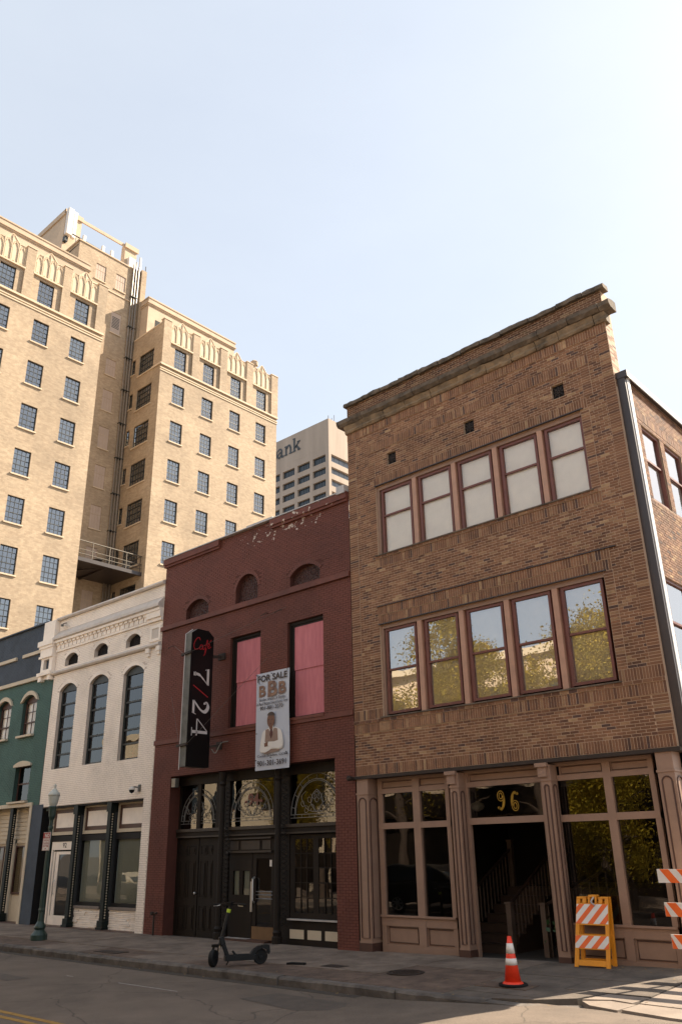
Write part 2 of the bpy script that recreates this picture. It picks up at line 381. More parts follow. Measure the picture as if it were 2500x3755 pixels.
def brick_objects(parent, lst, pal, weights, m, ax, pl, dep=.012, single=300, jit=.0015, stuffname='brickwork', inward=1):
    """the bricks that show largest are parts of their own, the rest is one part"""
    cz = Vector((0, 0, 1.65)); R3 = M.to_3x3().transposed()
    def key(b):
        a, z = (b[0]+b[1])/2, (b[2]+b[3])/2; p = Vector((a, pl, z) if ax == 'y' else (pl, a, z))-cz; q = R3 @ p
        u, v = q.x/-q.z, q.y/-q.z
        vis = q.z < 0 and abs(u) < .41 and abs(v) < .62
        return (0 if vis else 1, p.length/math.sqrt((b[1]-b[0])*(b[3]-b[2])))
    order = sorted(lst, key=key); o0 = ORG[parent.name]
    meshes = {}
    stuff = MB()
    for i, b in enumerate(order):
        k = random.choices(range(len(pal)), weights)[0]; c0 = pal[k]
        pr = b[4]+random.uniform(-jit, jit)
        if i < single:
            if k not in meshes:
                me = bpy.data.meshes.new('brick'); v = [(0,0,0),(1,0,0),(1,1,0),(0,1,0),(0,0,1),(1,0,1),(1,1,1),(0,1,1)]
                me.from_pydata(v, [], [(0,3,2,1),(4,5,6,7),(0,1,5,4),(1,2,6,5),(2,3,7,6),(3,0,4,7)])
                at = me.attributes.new('bc', 'FLOAT_COLOR', 'FACE'); at.data.foreach_set('color', (list(c0)+[1])*6)
                me.materials.append(m); meshes[k] = me
            o = bpy.data.objects.new('brick', meshes[k]); COL.objects.link(o); o.parent = parent
            d = dep+pr
            lo = (b[0]-o0[0], pl+(-pr if inward > 0 else -dep)-o0[1], b[2]-o0[2]) if ax == 'y' else (pl+(-pr if inward > 0 else -dep)-o0[0], b[0]-o0[1], b[2]-o0[2])
            sz = (b[1]-b[0], d, b[3]-b[2]) if ax == 'y' else (d, b[1]-b[0], b[3]-b[2])
            o.location = Vector(lo)*S; o.scale = Vector(sz)*S
        else:
            f = random.uniform(.9, 1.1); c = tuple(x*f for x in c0)
            if inward > 0: d0, d1 = pl-pr, pl+dep
            else: d0, d1 = pl-dep, pl+pr
            if ax == 'y': v = [(b[0],d0,b[2]),(b[1],d0,b[2]),(b[1],d0,b[3]),(b[0],d0,b[3]),(b[0],d1,b[2]),(b[1],d1,b[2]),(b[1],d1,b[3]),(b[0],d1,b[3])]; fs = [(0,1,2,3),(1,5,6,2),(5,4,7,6) if 0 else (3,2,6,7),(4,0,3,7),(4,5,1,0)]
            else: v = [(d1,b[0],b[2]),(d1,b[1],b[2]),(d1,b[1],b[3]),(d1,b[0],b[3]),(d0,b[0],b[2]),(d0,b[1],b[2]),(d0,b[1],b[3]),(d0,b[0],b[3])]; fs = [(0,1,2,3),(1,5,6,2),(3,2,6,7),(4,0,3,7),(4,5,1,0)]
            stuff.add(v, fs, c)
    if stuff.v: tag(stuff.build(stuffname, m, parent), kind='stuff')
def inbox(rects):
    return lambda a, b, z0, z1: any(a < r[1]-.012 and b > r[0]+.012 and z0 < r[3]-.008 and z1 > r[2]+.008 for r in rects)

# text
def text_polys(txt, size=1.0, shear=0, ofs=0, space=1.0):
    cu = bpy.data.curves.new('tmp', 'FONT'); cu.body = txt; cu.size = size; cu.shear = shear; cu.offset = ofs; cu.space_character = space
    cu.resolution_u = 3; cu.fill_mode = 'FRONT'
    o = bpy.data.objects.new('tmp', cu); COL.objects.link(o)
    me = o.to_mesh(); vs_ = [tuple(v.co) for v in me.vertices]; fs = [tuple(p.vertices) for p in me.polygons]
    o.to_mesh_clear(); bpy.data.objects.remove(o); bpy.data.curves.remove(cu)
    xs = [v[0] for v in vs_] or [0]; ys = [v[1] for v in vs_] or [0]
    return vs_, fs, (min(xs), max(xs), min(ys), max(ys))
def text_on(mb, txt, x0, x1, z0, z1, fn, **k):
    """text stretched to fill x0..x1, z0..z1; fn maps (a, b) to space"""
    v, f, (a0, a1, b0, b1) = text_polys(txt, **k)
    mb.add([fn(x0+(p[0]-a0)/(a1-a0)*(x1-x0), z0+(p[1]-b0)/(b1-b0)*(z1-z0)) for p in v], f)
    return mb
def front(y): return lambda a, b: (a, y, b)
def ribbon(mb, pts, w_, fn):
    """flat stroke along 2-D points, width per point"""
    n = len(pts); ws = w_ if isinstance(w_, list) else [w_]*n; L_, R_ = [], []
    for i, p in enumerate(pts):
        a = pts[max(i-1, 0)]; b = pts[min(i+1, n-1)]; dx, dy = b[0]-a[0], b[1]-a[1]; l = math.hypot(dx, dy) or 1
        nx, ny = -dy/l*ws[i]/2, dx/l*ws[i]/2; L_.append(fn(p[0]+nx, p[1]+ny)); R_.append(fn(p[0]-nx, p[1]-ny))
    mb.add(L_+R_, [(i, i+1, n+i+1, n+i) for i in range(n-1)])
def curve(pts, n=6):
    """Catmull-Rom through 2-D or 3-D points"""
    out = []; m = len(pts); P = [Vector(p) for p in pts]
    for i in range(m-1):
        p0, p1, p2, p3 = P[max(i-1, 0)], P[i], P[i+1], P[min(i+2, m-1)]
        for k in range(n):
            t = k/n; out.append(tuple(.5*((2*p1)+(p2-p0)*t+(2*p0-5*p1+4*p2-p3)*t*t+(3*p1-p0-3*p2+p3)*t*t*t)))
    out.append(tuple(P[-1])); return out

# ================================================================ ground
def gz(x, y):
    """the pavement rises towards the corner building"""
    return max(0, (x+11)*.0155)*min(1, max(0, (y-9.45)/2.75)) if x < -4.6 else max(0, 6.4*.0155)*min(1, max(0, (y-9.45)/2.75))
m_asph = mat('asphalt', (.135, .103, .078), .85, .18, 1.1, .5, 120)
def asphalt_detail(m):
    t = m.node_tree; L = t.links.new; b = t.nodes['Principled BSDF']; old = b.inputs['Base Color'].links[0].from_socket
    tc = N(t, 'ShaderNodeTexCoord'); n1 = N(t, 'ShaderNodeTexNoise', Scale=70.0, Detail=3.0); L(tc.outputs['Object'], n1.inputs['Vector'])
    r = N(t, 'ShaderNodeMapRange'); r.inputs[1].default_value = .3; r.inputs[2].default_value = .75; r.inputs[3].default_value = .65; r.inputs[4].default_value = 1.5; L(n1.outputs[0], r.inputs[0])
    mx = N(t, 'ShaderNodeMix', data_type='RGBA', blend_type='MULTIPLY'); mx.inputs[0].default_value = 1; L(old, mx.inputs[6]); L(r.outputs[0], mx.inputs[7])
    vo = N(t, 'ShaderNodeTexVoronoi', feature='DISTANCE_TO_EDGE', Scale=.45)
    n2 = N(t, 'ShaderNodeTexNoise', Scale=1.4, Detail=5.0); L(tc.outputs['Object'], n2.inputs['Vector'])
    vm = N(t, 'ShaderNodeMix', data_type='VECTOR'); vm.inputs[0].default_value = .35; L(tc.outputs['Object'], vm.inputs[4]); L(n2.outputs[1], vm.inputs[5]); L(vm.outputs[1], vo.inputs['Vector'])
    c = N(t, 'ShaderNodeMapRange'); c.inputs[1].default_value = .0; c.inputs[2].default_value = .006; c.inputs[3].default_value = .45; c.inputs[4].default_value = 1; L(vo.outputs[0], c.inputs[0])
    m2 = N(t, 'ShaderNodeMix', data_type='RGBA', blend_type='MULTIPLY'); m2.inputs[0].default_value = 1; L(mx.outputs[2], m2.inputs[6]); L(c.outputs[0], m2.inputs[7])
    L(m2.outputs[2], b.inputs['Base Color'])
asphalt_detail(m_asph)
def stains(m, sc_=.9, lo=.55):
    t = m.node_tree; L = t.links.new; b = t.nodes['Principled BSDF']; old = b.inputs['Base Color'].links[0].from_socket
    g = N(t, 'ShaderNodeNewGeometry'); n1 = N(t, 'ShaderNodeTexNoise', Scale=sc_, Detail=7.0, Roughness=.7, Distortion=.6); L(g.outputs['Position'], n1.inputs['Vector'])
    r = N(t, 'ShaderNodeMapRange'); r.inputs[1].default_value = .36; r.inputs[2].default_value = .56; r.inputs[3].default_value = lo; r.inputs[4].default_value = 1.08; L(n1.outputs[0], r.inputs[0])
    mx = N(t, 'ShaderNodeMix', data_type='RGBA', blend_type='MULTIPLY'); mx.inputs[0].default_value = 1; L(old, mx.inputs[6]); L(r.outputs[0], mx.inputs[7]); L(mx.outputs[2], b.inputs['Base Color'])
stains(m_asph, .35, .8)
for q_ in (m_red, m_redtrim): stains(q_, .5, .8)
stains(m_teal, .5, .8); stains(m_navy, .6, .8); stains(m_tanbrick, .12, .86); stains(m_white, .45, .9); stains(m_stucco, .3, .85)
m_pave = mat('concrete_paving', (.125, .09, .068), .9, .2, 1.6, .5, 90, rgb2=(.24, .185, .143)); 
m_pave2 = mat('brown_gravel_paving', (.085, .055, .04), .95, .3, 3.5, .7, 70, rgb2=(.17, .115, .084))
m_pavedark = mat('dark_asphalt_patch', (.085, .067, .053), .95, .25, 2.0, .6, 80, rgb2=(.16, .127, .10))
m_kerb = mat('granite_kerb', (.075, .062, .053), .9, .3, 3, .8, 30, rgb2=(.17, .145, .125))
m_joint = mat('dirt_joint', (.04, .033, .028), 1, .2, 4)
m_earth = mat('far_ground', (.12, .10, .08), .95, .2, .1)
m_yel = mat('worn_yellow_line', (.34, .19, .035), .8, .3, 7)
m_wl = mat('worn_white_line', (.42, .39, .36), .8, .3, 7)
m_wornwhite = m_wl
ground = tag(one('ground', m_earth, lambda m: m.add([(-900,-700,-.16),(700,-700,-.16),(700,900,-.16),(-900,900,-.16)], [(0,1,2,3)])), kind='structure')
road = thing('road', None, None, (0, 5, -.12)); tag(road, kind='structure')
bxp('asphalt', m_asph, road, -75, 40, 2.1, 9.3, -.14, -.12)
one('asphalt', m_asph, lambda m: m.box(-5.4, 4.5, 9.3, 60, -.145, -.123), road)
def lines(m): m.box(-75, 40, 5.80, 5.88, -.122, -.117); m.box(-75, 40, 5.62, 5.70, -.122, -.117)
one('yellow_line', m_yel, lambda m: m.box(-75, 40, 5.80, 5.88, -.122, -.117), road)
one('yellow_line', m_yel, lambda m: m.box(-75, 40, 5.62, 5.70, -.122, -.117), road)
for a, b, yy in ((-13.3, -13.12, 8.06), (-11.9, -10.48, 8.09), (-17.4, -16.9, 8.05)): one('white_line', m_wl, lambda m: m.add([(a, yy-.012, -.117), (b, yy-.004, -.117), (b, yy+.014, -.117), (a, yy+.012, -.117)], [(0, 1, 2, 3)]), road)
for q_ in (m_pave, m_pave2, m_pavedark, m_kerb): stains(q_, 1.0, .68)
stains(m_brickattr, .55, .76)
bxp('gutter', mat('gutter_grit', (.055, .044, .035), .95, .3, 8, .6, 60), road, -60, -8.1, 9.1, 9.262, -.13, -.1165)
# near pavement (where the cars' side is)
near = thing('near_sidewalk', None, None, (0, 0, 0)); tag(near, kind='structure')
for i in range(-38, 14): bxp('paving_slab', m_pave, near, i*1.5, i*1.5+1.488, -4.2, 1.93, -.08, 0)
bxp('kerb', m_kerb, near, -60, 21, 1.94, 2.1, -.14, 0)
bxp('joint_bed', m_joint, near, -60, 21, -4.3, 1.94, -.1, -.012)
# pavement in front of the shops
side = thing('sidewalk', None, None, (-12, 10.8, 0)); tag(side, kind='structure')
def slab(x0, x1, y0, y1, m, dz=0, name='paving_slab', tilt=0):
    mb = MB(); e = .006
    x0 += e; x1 -= e; y0 += e; y1 -= e; nx = max(1, int((x1-x0)/.5)); ny = max(1, int((y1-y0)/.5))
    tx, ty = random.uniform(-1, 1)*tilt, random.uniform(-1, 1)*tilt
    g = [[(x0+(x1-x0)*i/nx, y0+(y1-y0)*j/ny) for j in range(ny+1)] for i in range(nx+1)]
    vs_ = [(x, y, gz(x, y)+dz+tx*(x-x0)+ty*(y-y0)) for r in g for x, y in r]
    fs = [(i*(ny+1)+j, (i+1)*(ny+1)+j, (i+1)*(ny+1)+j+1, i*(ny+1)+j+1) for i in range(nx) for j in range(ny)]
    per = [i*(ny+1) for i in range(nx+1)]+[nx*(ny+1)+j for j in range(1, ny+1)]+[i*(ny+1)+ny for i in range(nx-1, -1, -1)]+[j for j in range(ny-1, 0, -1)]
    k = len(vs_); vs_ += [(vs_[i][0], vs_[i][1], vs_[i][2]-.09) for i in per]; n = len(per)
    fs += [(per[i], k+i, k+(i+1) % n, per[(i+1) % n]) for i in range(n)]
    mb.add(vs_, fs); return mb.build(name, m, side)
def bed(m):
    xs = [-60, -11]+[-11+i*.7 for i in range(1, 10)]+[-4.65]
    for a, b in zip(xs, xs[1:]):
        for c, d in ((9.3 if b < -6.2 else 10.35, 10.9), (10.9, 12.6)): m.add([(a,c,gz(a,c)-.016),(b,c,gz(b,c)-.016),(b,d,gz(b,d)-.016),(a,d,gz(a,d)-.016)], [(0,1,2,3)])
one('joint_bed', m_joint, bed, side)
x = -60.0
while x < -8.7:
    x2 = min(x+random.uniform(1.15, 1.5), -8.6)
    if x2 > -30: slab(x, x2, 10.22, 12.3, m_pave, tilt=.002)
    else: slab(x, x2, 10.22, 12.3, m_pave)
    x = x2
for a, b, m in ((-60,-27,m_pave),(-27,-24,m_pave2),(-24,-21.3,m_pave),(-21.3,-19.2,m_pave2),(-19.2,-17,m_pave2),(-17,-15.3,m_pave),(-15.3,-13.7,m_pave2),(-13.7,-12.2,m_pave),(-12.2,-10.6,m_pave2),(-10.6,-8.9,m_pave2)):
    slab(a, b, 9.43, 10.22, m, dz=-.004, tilt=.002)
slab(-8.9, -8.6, 9.43, 10.22, m_pave2, dz=-.003)
slab(-8.6, -6.9, 9.43, 11.1, m_pave2, dz=-.004); slab(-8.6, -7.0, 11.1, 12.3, m_pave, tilt=.002)
slab(-6.9, -5.75, 9.72, 11.1, m_pavedark, dz=-.004); slab(-7.0, -5.8, 11.1, 12.3, m_pavedark, tilt=.002)
slab(-5.8, -4.65, 11.1, 12.3, m_pavedark); slab(-5.75, -4.65, 10.35, 11.1, m_pavedark, dz=-.003)
def irregular(pts, m, dz=0, th=.1, name='broken_slab'):
    mb = MB(); n = len(pts); v = [(a, b, gz(a, b)+dz) for a, b in pts]+[(a, b, gz(a, b)+dz-th) for a, b in pts]
    mb.add(v, [tuple(range(n))]+[(i, n+i, n+(i+1) % n, (i+1) % n) for i in range(n)]); return mb.build(name, m, side)
m_sunslab = mat('pale_concrete', (.19, .15, .12), .9, .15, 1.5, .5, 60, rgb2=(.28, .225, .18))
irregular([(-6.9,9.43),(-6.2,9.45),(-5.72,9.62),(-5.35,9.9),(-5.2,10.34),(-5.76,10.34),(-5.76,9.71),(-6.9,9.71)], m_pavedark, -.005)
irregular([(-4.64,10.0),(-3.3,9.9),(-3.3,11.3),(-4.64,11.3)], m_sunslab, -.01)
irregular([(-4.64,11.32),(-3.3,11.32),(-3.3,13.5),(-4.64,13.5)], m_sunslab, -.004)
irregular([(-5.17,10.33),(-5.3,9.92),(-4.98,10.05),(-4.72,9.98),(-4.66,10.33)], m_sunslab, -.012)
irregular([(-5.0,10.02),(-5.28,9.88),(-5.1,9.7),(-4.72,9.6),(-4.66,9.95)], m_sunslab, -.02)
irregular([(-4.63,9.97),(-4.68,9.62),(-4.1,9.5),(-3.2,9.42),(-3.2,9.88)], m_sunslab, -.014)
irregular([(-3.28,9.9),(-1.2,9.8),(-1.2,16),(-3.28,16)], m_sunslab, -.01)
x = -60.0
while x < -6.3:
    x2 = min(x+random.uniform(1.3, 2.3), -6.2); dz = random.uniform(-.012, .006); dy = random.uniform(-.012, .012)
    mb = MB(); e = .008; k = max(2, int((x2-x)/.16)); prof = [(9.27, -.15), (9.262, -.03), (9.285, -.004), (9.42, 0)]
    for i in range(k+1):
        xx = x+e+(x2-x-2*e)*i/k; r = random.uniform(-.012, .012)
        mb.v += [(xx, p[0]+dy+(r if j < 3 else 0), p[1]+dz+(r*.4 if j in (1, 2) else 0)) for j, p in enumerate(prof)]+[(xx, 9.42, -.15)]
    for i in range(k):
        for j in range(4): mb.f.append((i*5+j, i*5+j+1, i*5+j+6, i*5+j+5)); mb.c.append(None)
    mb.f += [(0,1,2,3,4), (k*5+4,k*5+3,k*5+2,k*5+1,k*5)]; mb.c += [None, None]
    mb.build('kerb_stone', m_kerb, side); x = x2
arc = [(-6.2, 9.26), (-5.8, 9.33), (-5.45, 9.5), (-5.22, 9.78), (-5.1, 10.1)]
for i in range(4):
    (a, b), (c, d) = arc[i], arc[i+1]; h0, h1 = -.02-.015*i, -.035-.015*i; n = Vector((-(d-b), c-a)).normalized()*.13
    MB().add([(a,b,h0),(c,d,h1),(c+n.x,d+n.y,h1+.01),(a+n.x,b+n.y,h0+.01),(a,b,-.15),(c,d,-.15),(c+n.x,d+n.y,-.15),(a+n.x,b+n.y,-.15)],
             [(0,1,2,3),(0,4,5,1),(1,5,6,2),(2,6,7,3),(3,7,4,0)]).build('kerb_stone', m_kerb, side)
m_tar = mat('tar_patch', (.09, .071, .056), .8, .2, 4, .4, 60); m_iron = m_rust
for pts in (((-9.3, 8.2), (-8.1, 8.0), (-7.6, 8.35), (-7.9, 8.75), (-9.2, 8.8)), ((-14.8, 7.3), (-13.6, 7.2), (-13.5, 7.55), (-14.7, 7.6))):
    MB().add([(a, b, -.1165) for a, b in pts], [tuple(range(len(pts)))]).build('tar_patch', m_tar, road)
def apron(m):
    n, k = 26, 8
    P = []
    for i in range(n+1):
        x = -8.2+11.2*i/n; f = min(1, max(0, (x+8.0)/2.2)); f = f*f*(3-2*f)
        for j in range(k+1):
            y = 6.6+(9.62-6.6)*j/k; g = min(1, (y-6.6)/2.5); P.append((x, y if x > -6.3 else min(y, 9.258), -.1195+f*.084*g*g*(3-2*g)))
    m.add(P, [(i*(k+1)+j, (i+1)*(k+1)+j, (i+1)*(k+1)+j+1, i*(k+1)+j+1) for i in range(n) for j in range(k)])
one('asphalt', m_asph, apron, road)
# manhole cover
mh = thing('manhole_cover', 'round dark iron cover set in the pavement before the brown brick building', 'manhole cover', (-8.3, 10.45, gz(-8.3, 10.45)))
mz = gz(-8.3, 10.45)+.004
one('rim', m_rust, lambda m: m.lathe([(.27, mz-.01), (.27, mz+.006), (.235, mz+.006), (.235, mz-.01)], -8.3, 10.45, 28), mh)
one('lid', m_rust, lambda m: [m.lathe([(.225, mz-.01), (.225, mz+.003), (.0, mz+.004)], -8.3, 10.45, 28)]+[m.box(-8.3+i*.055-.018, -8.3+i*.055+.018, 10.45+j*.055-.018, 10.45+j*.055+.018, mz+.002, mz+.009) for i in range(-3, 4) for j in range(-3, 4) if i*i+j*j < 12], mh)
slab(-6.86, -6.1, 10.02, 10.38, m_pave2, dz=.006)
# utility patches
for (a, b, c, d, nm) in ((-15.0, -14.3, 9.6, 9.9, 'meter_lid'), (-9.9, -9.5, 10.35, 10.6, 'meter_lid')):
    bxp(nm, m_rust, side, a, b, c, d, gz(a, c)-.02, gz(a, c)+.004)
# ================================================================ brown brick building, number 96
FY = 12.2
def kx(x, y): return x*y/FY
def kz(z, y): return 1.65+(z-1.65)*y/FY
def sash_window(parent, ax, pl, a0, a1, z0, z1, zm, fm, gm, inner=None, inward=1, back=.07, fw=.045, name='window', rail_m=None):
    """double-hung window: frame with sashes, two panes, optional blind; a0..a1,z0..z1 is the visible glass"""
    def B(m, p, q, d0, d1, r, s):
        (m.box(p, q, pl+d0*inward, pl+d1*inward, r, s) if ax == 'y' else m.box(pl+d0*inward, pl+d1*inward, p, q, r, s))
    m = MB(); e = fw
    B(m, a0-e, a0, 0, .07, z0-e, z1+e); B(m, a1, a1+e, 0, .07, z0-e, z1+e); B(m, a0, a1, 0, .07, z1, z1+e); B(m, a0, a1, 0, .09, z0-e, z0)
    w_ = m.build(name, fm, parent)
    m = MB(); B(m, a0, a1, .01, .045, zm-.018, zm+.018); m.build('meeting_rail', rail_m or fm, w_)
    for (q0, q1, d) in ((z0, zm-.018, .05), (zm+.018, z1, .03)):
        m = MB(); d2 = d+random.uniform(-.002, .002); t = random.uniform(-.003, .003)
        if ax == 'y': m.add([(a0, pl+(d2-t)*inward, q0), (a1, pl+(d2+t)*inward, q0), (a1, pl+(d2+t)*inward, q1), (a0, pl+(d2-t)*inward, q1)], [(0, 1, 2, 3)])
        else: m.add([(pl+(d2-t)*inward, a0, q0), (pl+(d2+t)*inward, a1, q0), (pl+(d2+t)*inward, a1, q1), (pl+(d2-t)*inward, a0, q1)], [(0, 1, 2, 3)])
        m.build('pane', gm, w_)
    if inner:
        m = MB(); B(m, a0-e/2, a1+e/2, back, back+.01, z0-e/2, z1); m.build('blind', inner, w_)
    return w_
B96 = thing('brick_building', 'three-storey brown brick building with tan shopfront and crumbling stone cornice', 'building', (-7.6, 12.2, 0))
W3 = (-9.93, -5.25, 7.16, 8.7); W2 = (-9.96, -5.27, 3.95, 5.73)
VENTS = [(-9.60, -9.36, 9.1, 9.38), (-7.66, -7.42, 9.1, 9.38), (-5.74, -5.50, 9.1, 9.38)]
m = MB(); wall(m, 'y', 12.2035, -10.68, -4.56, 2.93, 10.9, [W3+(.13,), W2+(.13,)]+[v+(.1,) for v in VENTS])
m.add([(-4.56, 12.2035, 2.93), (-4.56, 12.5, 2.93), (-4.56, 12.5, 10.9), (-4.56, 12.209, 10.9)], [(0, 1, 2, 3)])
m.add([(-10.68, 12.209, 2.93), (-4.56, 12.209, 2.93), (-4.56, 12.6, 2.93), (-10.68, 12.6, 2.93)], [(0, 1, 2, 3)])
m.add([(-10.68, 12.209, 2.93), (-10.68, 12.5, 2.93), (-10.68, 12.5, 10.9), (-10.68, 12.209, 10.9)], [(0, 3, 2, 1)])
m.add([(-10.68, 12.5, 8), (-4.56, 12.5, 8), (-4.56, 12.5, 10.9), (-10.68, 12.5, 10.9)], [(3, 2, 1, 0)])
m.add([(-10.68, 12.2, 10.9), (-4.56, 12.2, 10.9), (-4.56, 12.5, 10.9), (-10.68, 12.5, 10.9)], [(0, 1, 2, 3)])
m.build('front_wall', m_mortar, B96)
L = []; BACK.clear()
xl, xr, ql, qr = -10.68, -4.56, -10.45, -4.76
skv = VENTS
soldier(L, xl, xr, 2.935, 3.12, .004)
running(L, xl, qr-.05, 3.12, 3.69); stack(L, qr-.05, xr, 3.12, 3.69, .008)
soldier(L, xl, xr, 3.70, 3.88, .016)
running(L, xl, xr, 3.88, 3.94, 0, .03)
def flanks(z0, z1, hl, hr, sol=True):
    if sol: soldier(L, xl, hl, z0, z0+.19, .006); soldier(L, hr, xr, z0, z0+.19, .006); z0 += .19
    stack(L, xl, ql, z0, z1, .009); stack(L, qr, xr, z0, z1, .009)
    running(L, ql, hl-.16, z0, z1, 1); stack(L, hl-.16, hl, z0, z1, .006)
    stack(L, hr, hr+.16, z0, z1, .006); running(L, hr+.16, qr, z0, z1)
flanks(3.94, 5.73, W2[0], W2[1])
def sides(z0, z1): stack(L, xl, ql, z0, z1, .009); stack(L, qr, xr, z0, z1, .009)
sides(5.73, 7.16); sides(8.7, 9.98)
soldier(L, -9.99, -5.12, 5.73, 5.92, .004); soldier(L, -9.99, -5.12, 5.925, 6.1, .015)
running(L, ql, -9.99, 5.73, 6.1, 1); running(L, -5.12, qr, 5.73, 6.1)
running(L, ql, qr, 6.1, 6.92)
soldier(L, -9.99, -5.1, 6.92, 7.10, .006); running(L, ql, -9.99, 6.92, 7.16, 1); running(L, -5.1, qr, 6.92, 7.16)
running(L, -9.99, -5.1, 7.10, 7.16, 0, .028)
L0 = len(L); tmp = L; L = []
flanks(7.16, 8.7, W3[0], W3[1], False); L = tmp+L
soldier(L, -9.97, -5.12, 8.7, 8.9, .005); running(L, ql, -9.97, 8.7, 8.9, 1); running(L, -5.12, qr, 8.7, 8.9)
running(L, ql, -10.1, 8.9, 9.72, 1); running(L, -4.98, qr, 8.9, 9.72); 
stack(L, -10.1, -9.93, 8.9, 9.53, .006); stack(L, -5.15, -4.98, 8.9, 9.53, .006)
running(L, -9.93, -5.15, 8.9, 9.53, 0, 0, None, skv)
soldier(L, -10.1, -4.98, 9.53, 9.72, .014); running(L, ql, qr, 9.72, 10.02)
stack(L, xl, ql, 9.98, 10.02, .009); stack(L, qr, xr, 9.98, 10.02, .009)
soldier(L, xl, xr, 10.02, 10.2, .016)
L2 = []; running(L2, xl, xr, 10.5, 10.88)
PAL = [(.215, .105, .058), (.182, .087, .048), (.245, .126, .069), (.138, .068, .043), (.095, .054, .043), (.29, .168, .092), (.37, .235, .128)]
m = MB()
for (a, b, c, d, p) in BACK: m.box(a, b, 12.2-p+.0035, 12.2036, c, d)
m.build('mortar_bed', m_mortar, B96)
brick_objects(B96, L, PAL, [28, 24, 22, 11, 4, 9, 1.6], m_brickattr, 'y', 12.2, single=300)
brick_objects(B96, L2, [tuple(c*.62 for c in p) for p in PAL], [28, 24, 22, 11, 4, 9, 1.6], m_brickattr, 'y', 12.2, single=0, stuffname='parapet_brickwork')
# cornice: stones, lip, parapet coping (separate worn stones)
def rough_stones(name, m_, x0, x1, prof, lens, wob=.012, seed=1, step=.09):
    rr = random.Random(seed); x = x0
    while x < x1-.02:
        x2 = min(x+rr.uniform(*lens), x1); x2 = x1 if x1-x2 < .15 else x2
        k = max(2, int((x2-x)/step)); mb = MB(); n = len(prof); dz = rr.uniform(-.007, .007); dy = rr.uniform(-.008, .008)
        for i in range(k+1):
            xx = x+.006+(x2-x-.012)*i/k; e = 0
            for (y, z) in prof: mb.v.append((xx+rr.uniform(-.003, .003), y+dy+rr.uniform(-wob, wob)+(wob*e if i in (0, k) else 0), z+dz+rr.uniform(-wob, wob)))
        for i in range(k):
            for j in range(n): mb.f.append((i*n+j, i*n+(j+1) % n, (i+1)*n+(j+1) % n, (i+1)*n+j)); mb.c.append(None)
        mb.f += [tuple(range(n))[::-1], tuple(range(k*n, k*n+n))]; mb.c += [None, None]
        mb.build(name, m_, B96); x = x2
rough_stones('cornice_stone', m_limestone, -10.7, -4.5, [(12.3,10.2),(12.15,10.2),(12.12,10.24),(12.13,10.28),(12.08,10.36),(12.3,10.36)], (.45, .75), .009, 3)
rough_stones('cornice_lip', m_coping, -10.84, -4.36, [(12.3,10.37),(12.06,10.37),(12.0,10.42),(11.99,10.5),(12.06,10.54),(12.17,10.57),(12.3,10.57)], (.5, .85), .008, 5)
rough_stones('coping_stone', m_coping, -10.72, -4.46, [(12.34,10.885),(12.13,10.885),(12.12,10.94),(12.15,10.99),(12.34,11.0)], (.45, .7), .009, 9)
for k in range(26):   # moss and crumbs of mortar on the ledges
    pass
for v in VENTS:
    g = MB(); g.box(v[0], v[1], 12.27, 12.28, v[2], v[3]); vv = g.build('vent', m_dark, B96)
    g = MB(); cx, cz_ = (v[0]+v[1])/2, (v[2]+v[3])/2
    for k in range(8):
        a = k*math.pi/4; g.beam((cx, 12.24, cz_), (cx+.13*math.cos(a), 12.24, cz_+.13*math.sin(a)), .012)
    g.tube([(cx+.07*math.cos(t*.52), 12.24, cz_+.07*math.sin(t*.52)) for t in range(12)], .007, 4, True)
    g.build('grille', m_rust, vv)
m_mull = mat('pinkish_tan_paint', (.44, .245, .165), .6, .12, 3)
G3 = [(-9.75, -9.05), (-8.78, -8.085), (-7.825, -7.16), (-6.875, -6.2), (-5.94, -5.29)]
G2 = [(-9.79, -9.125), (-8.835, -8.175), (-7.89, -7.22), (-6.95, -6.295), (-6.01, -5.355)]
for (G, W_, z0, z1, zm, gm, bl, nm) in ((G3, W3, 7.2, 8.53, 7.99, m_glass3, m_blind, 'third'), (G2, W2, 4.05, 5.58, 4.82, m_glass2, m_blind2, 'second')):
    YS = 12.27; f = YS/12.2; kk = lambda x: x*f; kq = lambda z: 1.65+(z-1.65)*f
    fr = MB(); fr.box(W_[0]+.001, W_[1]-.001, 12.24, 12.30, kq(z1)+.05, W_[3]-.001); fr.box(W_[0]+.001, W_[0]+.055, 12.24, 12.3, W_[2], kq(z1)+.05); fr.box(W_[1]-.02, W_[1]-.001, 12.24, 12.3, W_[2], kq(z1)+.05)
    fr.build('window_casing', m_tan, B96)
    for i in range(4):
        c = kk((G[i][1]+G[i+1][0])/2); bxp('mullion', m_mull, B96, c-.05, c+.05, 12.235, 12.31, W_[2]+.012, kq(z1)+.05); bxp('mullion_backing', m_maroon, B96, c-.1, c+.1, 12.311, 12.345, W_[2]+.012, kq(z1)+.05)
    for (a, b) in G: sash_window(B96, 'y', YS, kk(a)+.008, kk(b)-.004, kq(z0)-.01, kq(z1)-.005, kq(zm), m_maroon, gm, bl, back=.075, fw=.048)
    bxp('window_sill', m_coping, B96, W_[0]-.04, W_[1]+.04, 12.15, 12.33, W_[2]-.012, W_[2]+.011)
    bxp('lintel_strip', m_metalbrown, B96, W_[0]-.02, W_[1]+.05, 12.165, 12.21, W_[3]+.0, W_[3]+.016)
bxp('lintel_strip', m_metalbrown, B96, -10.0, -5.0, 12.16, 12.2, 6.095, 6.108)
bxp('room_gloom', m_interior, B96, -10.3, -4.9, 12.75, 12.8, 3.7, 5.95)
bxp('room_gloom', m_interior, B96, -10.3, -4.9, 12.41, 12.42, 6.9, 8.9)
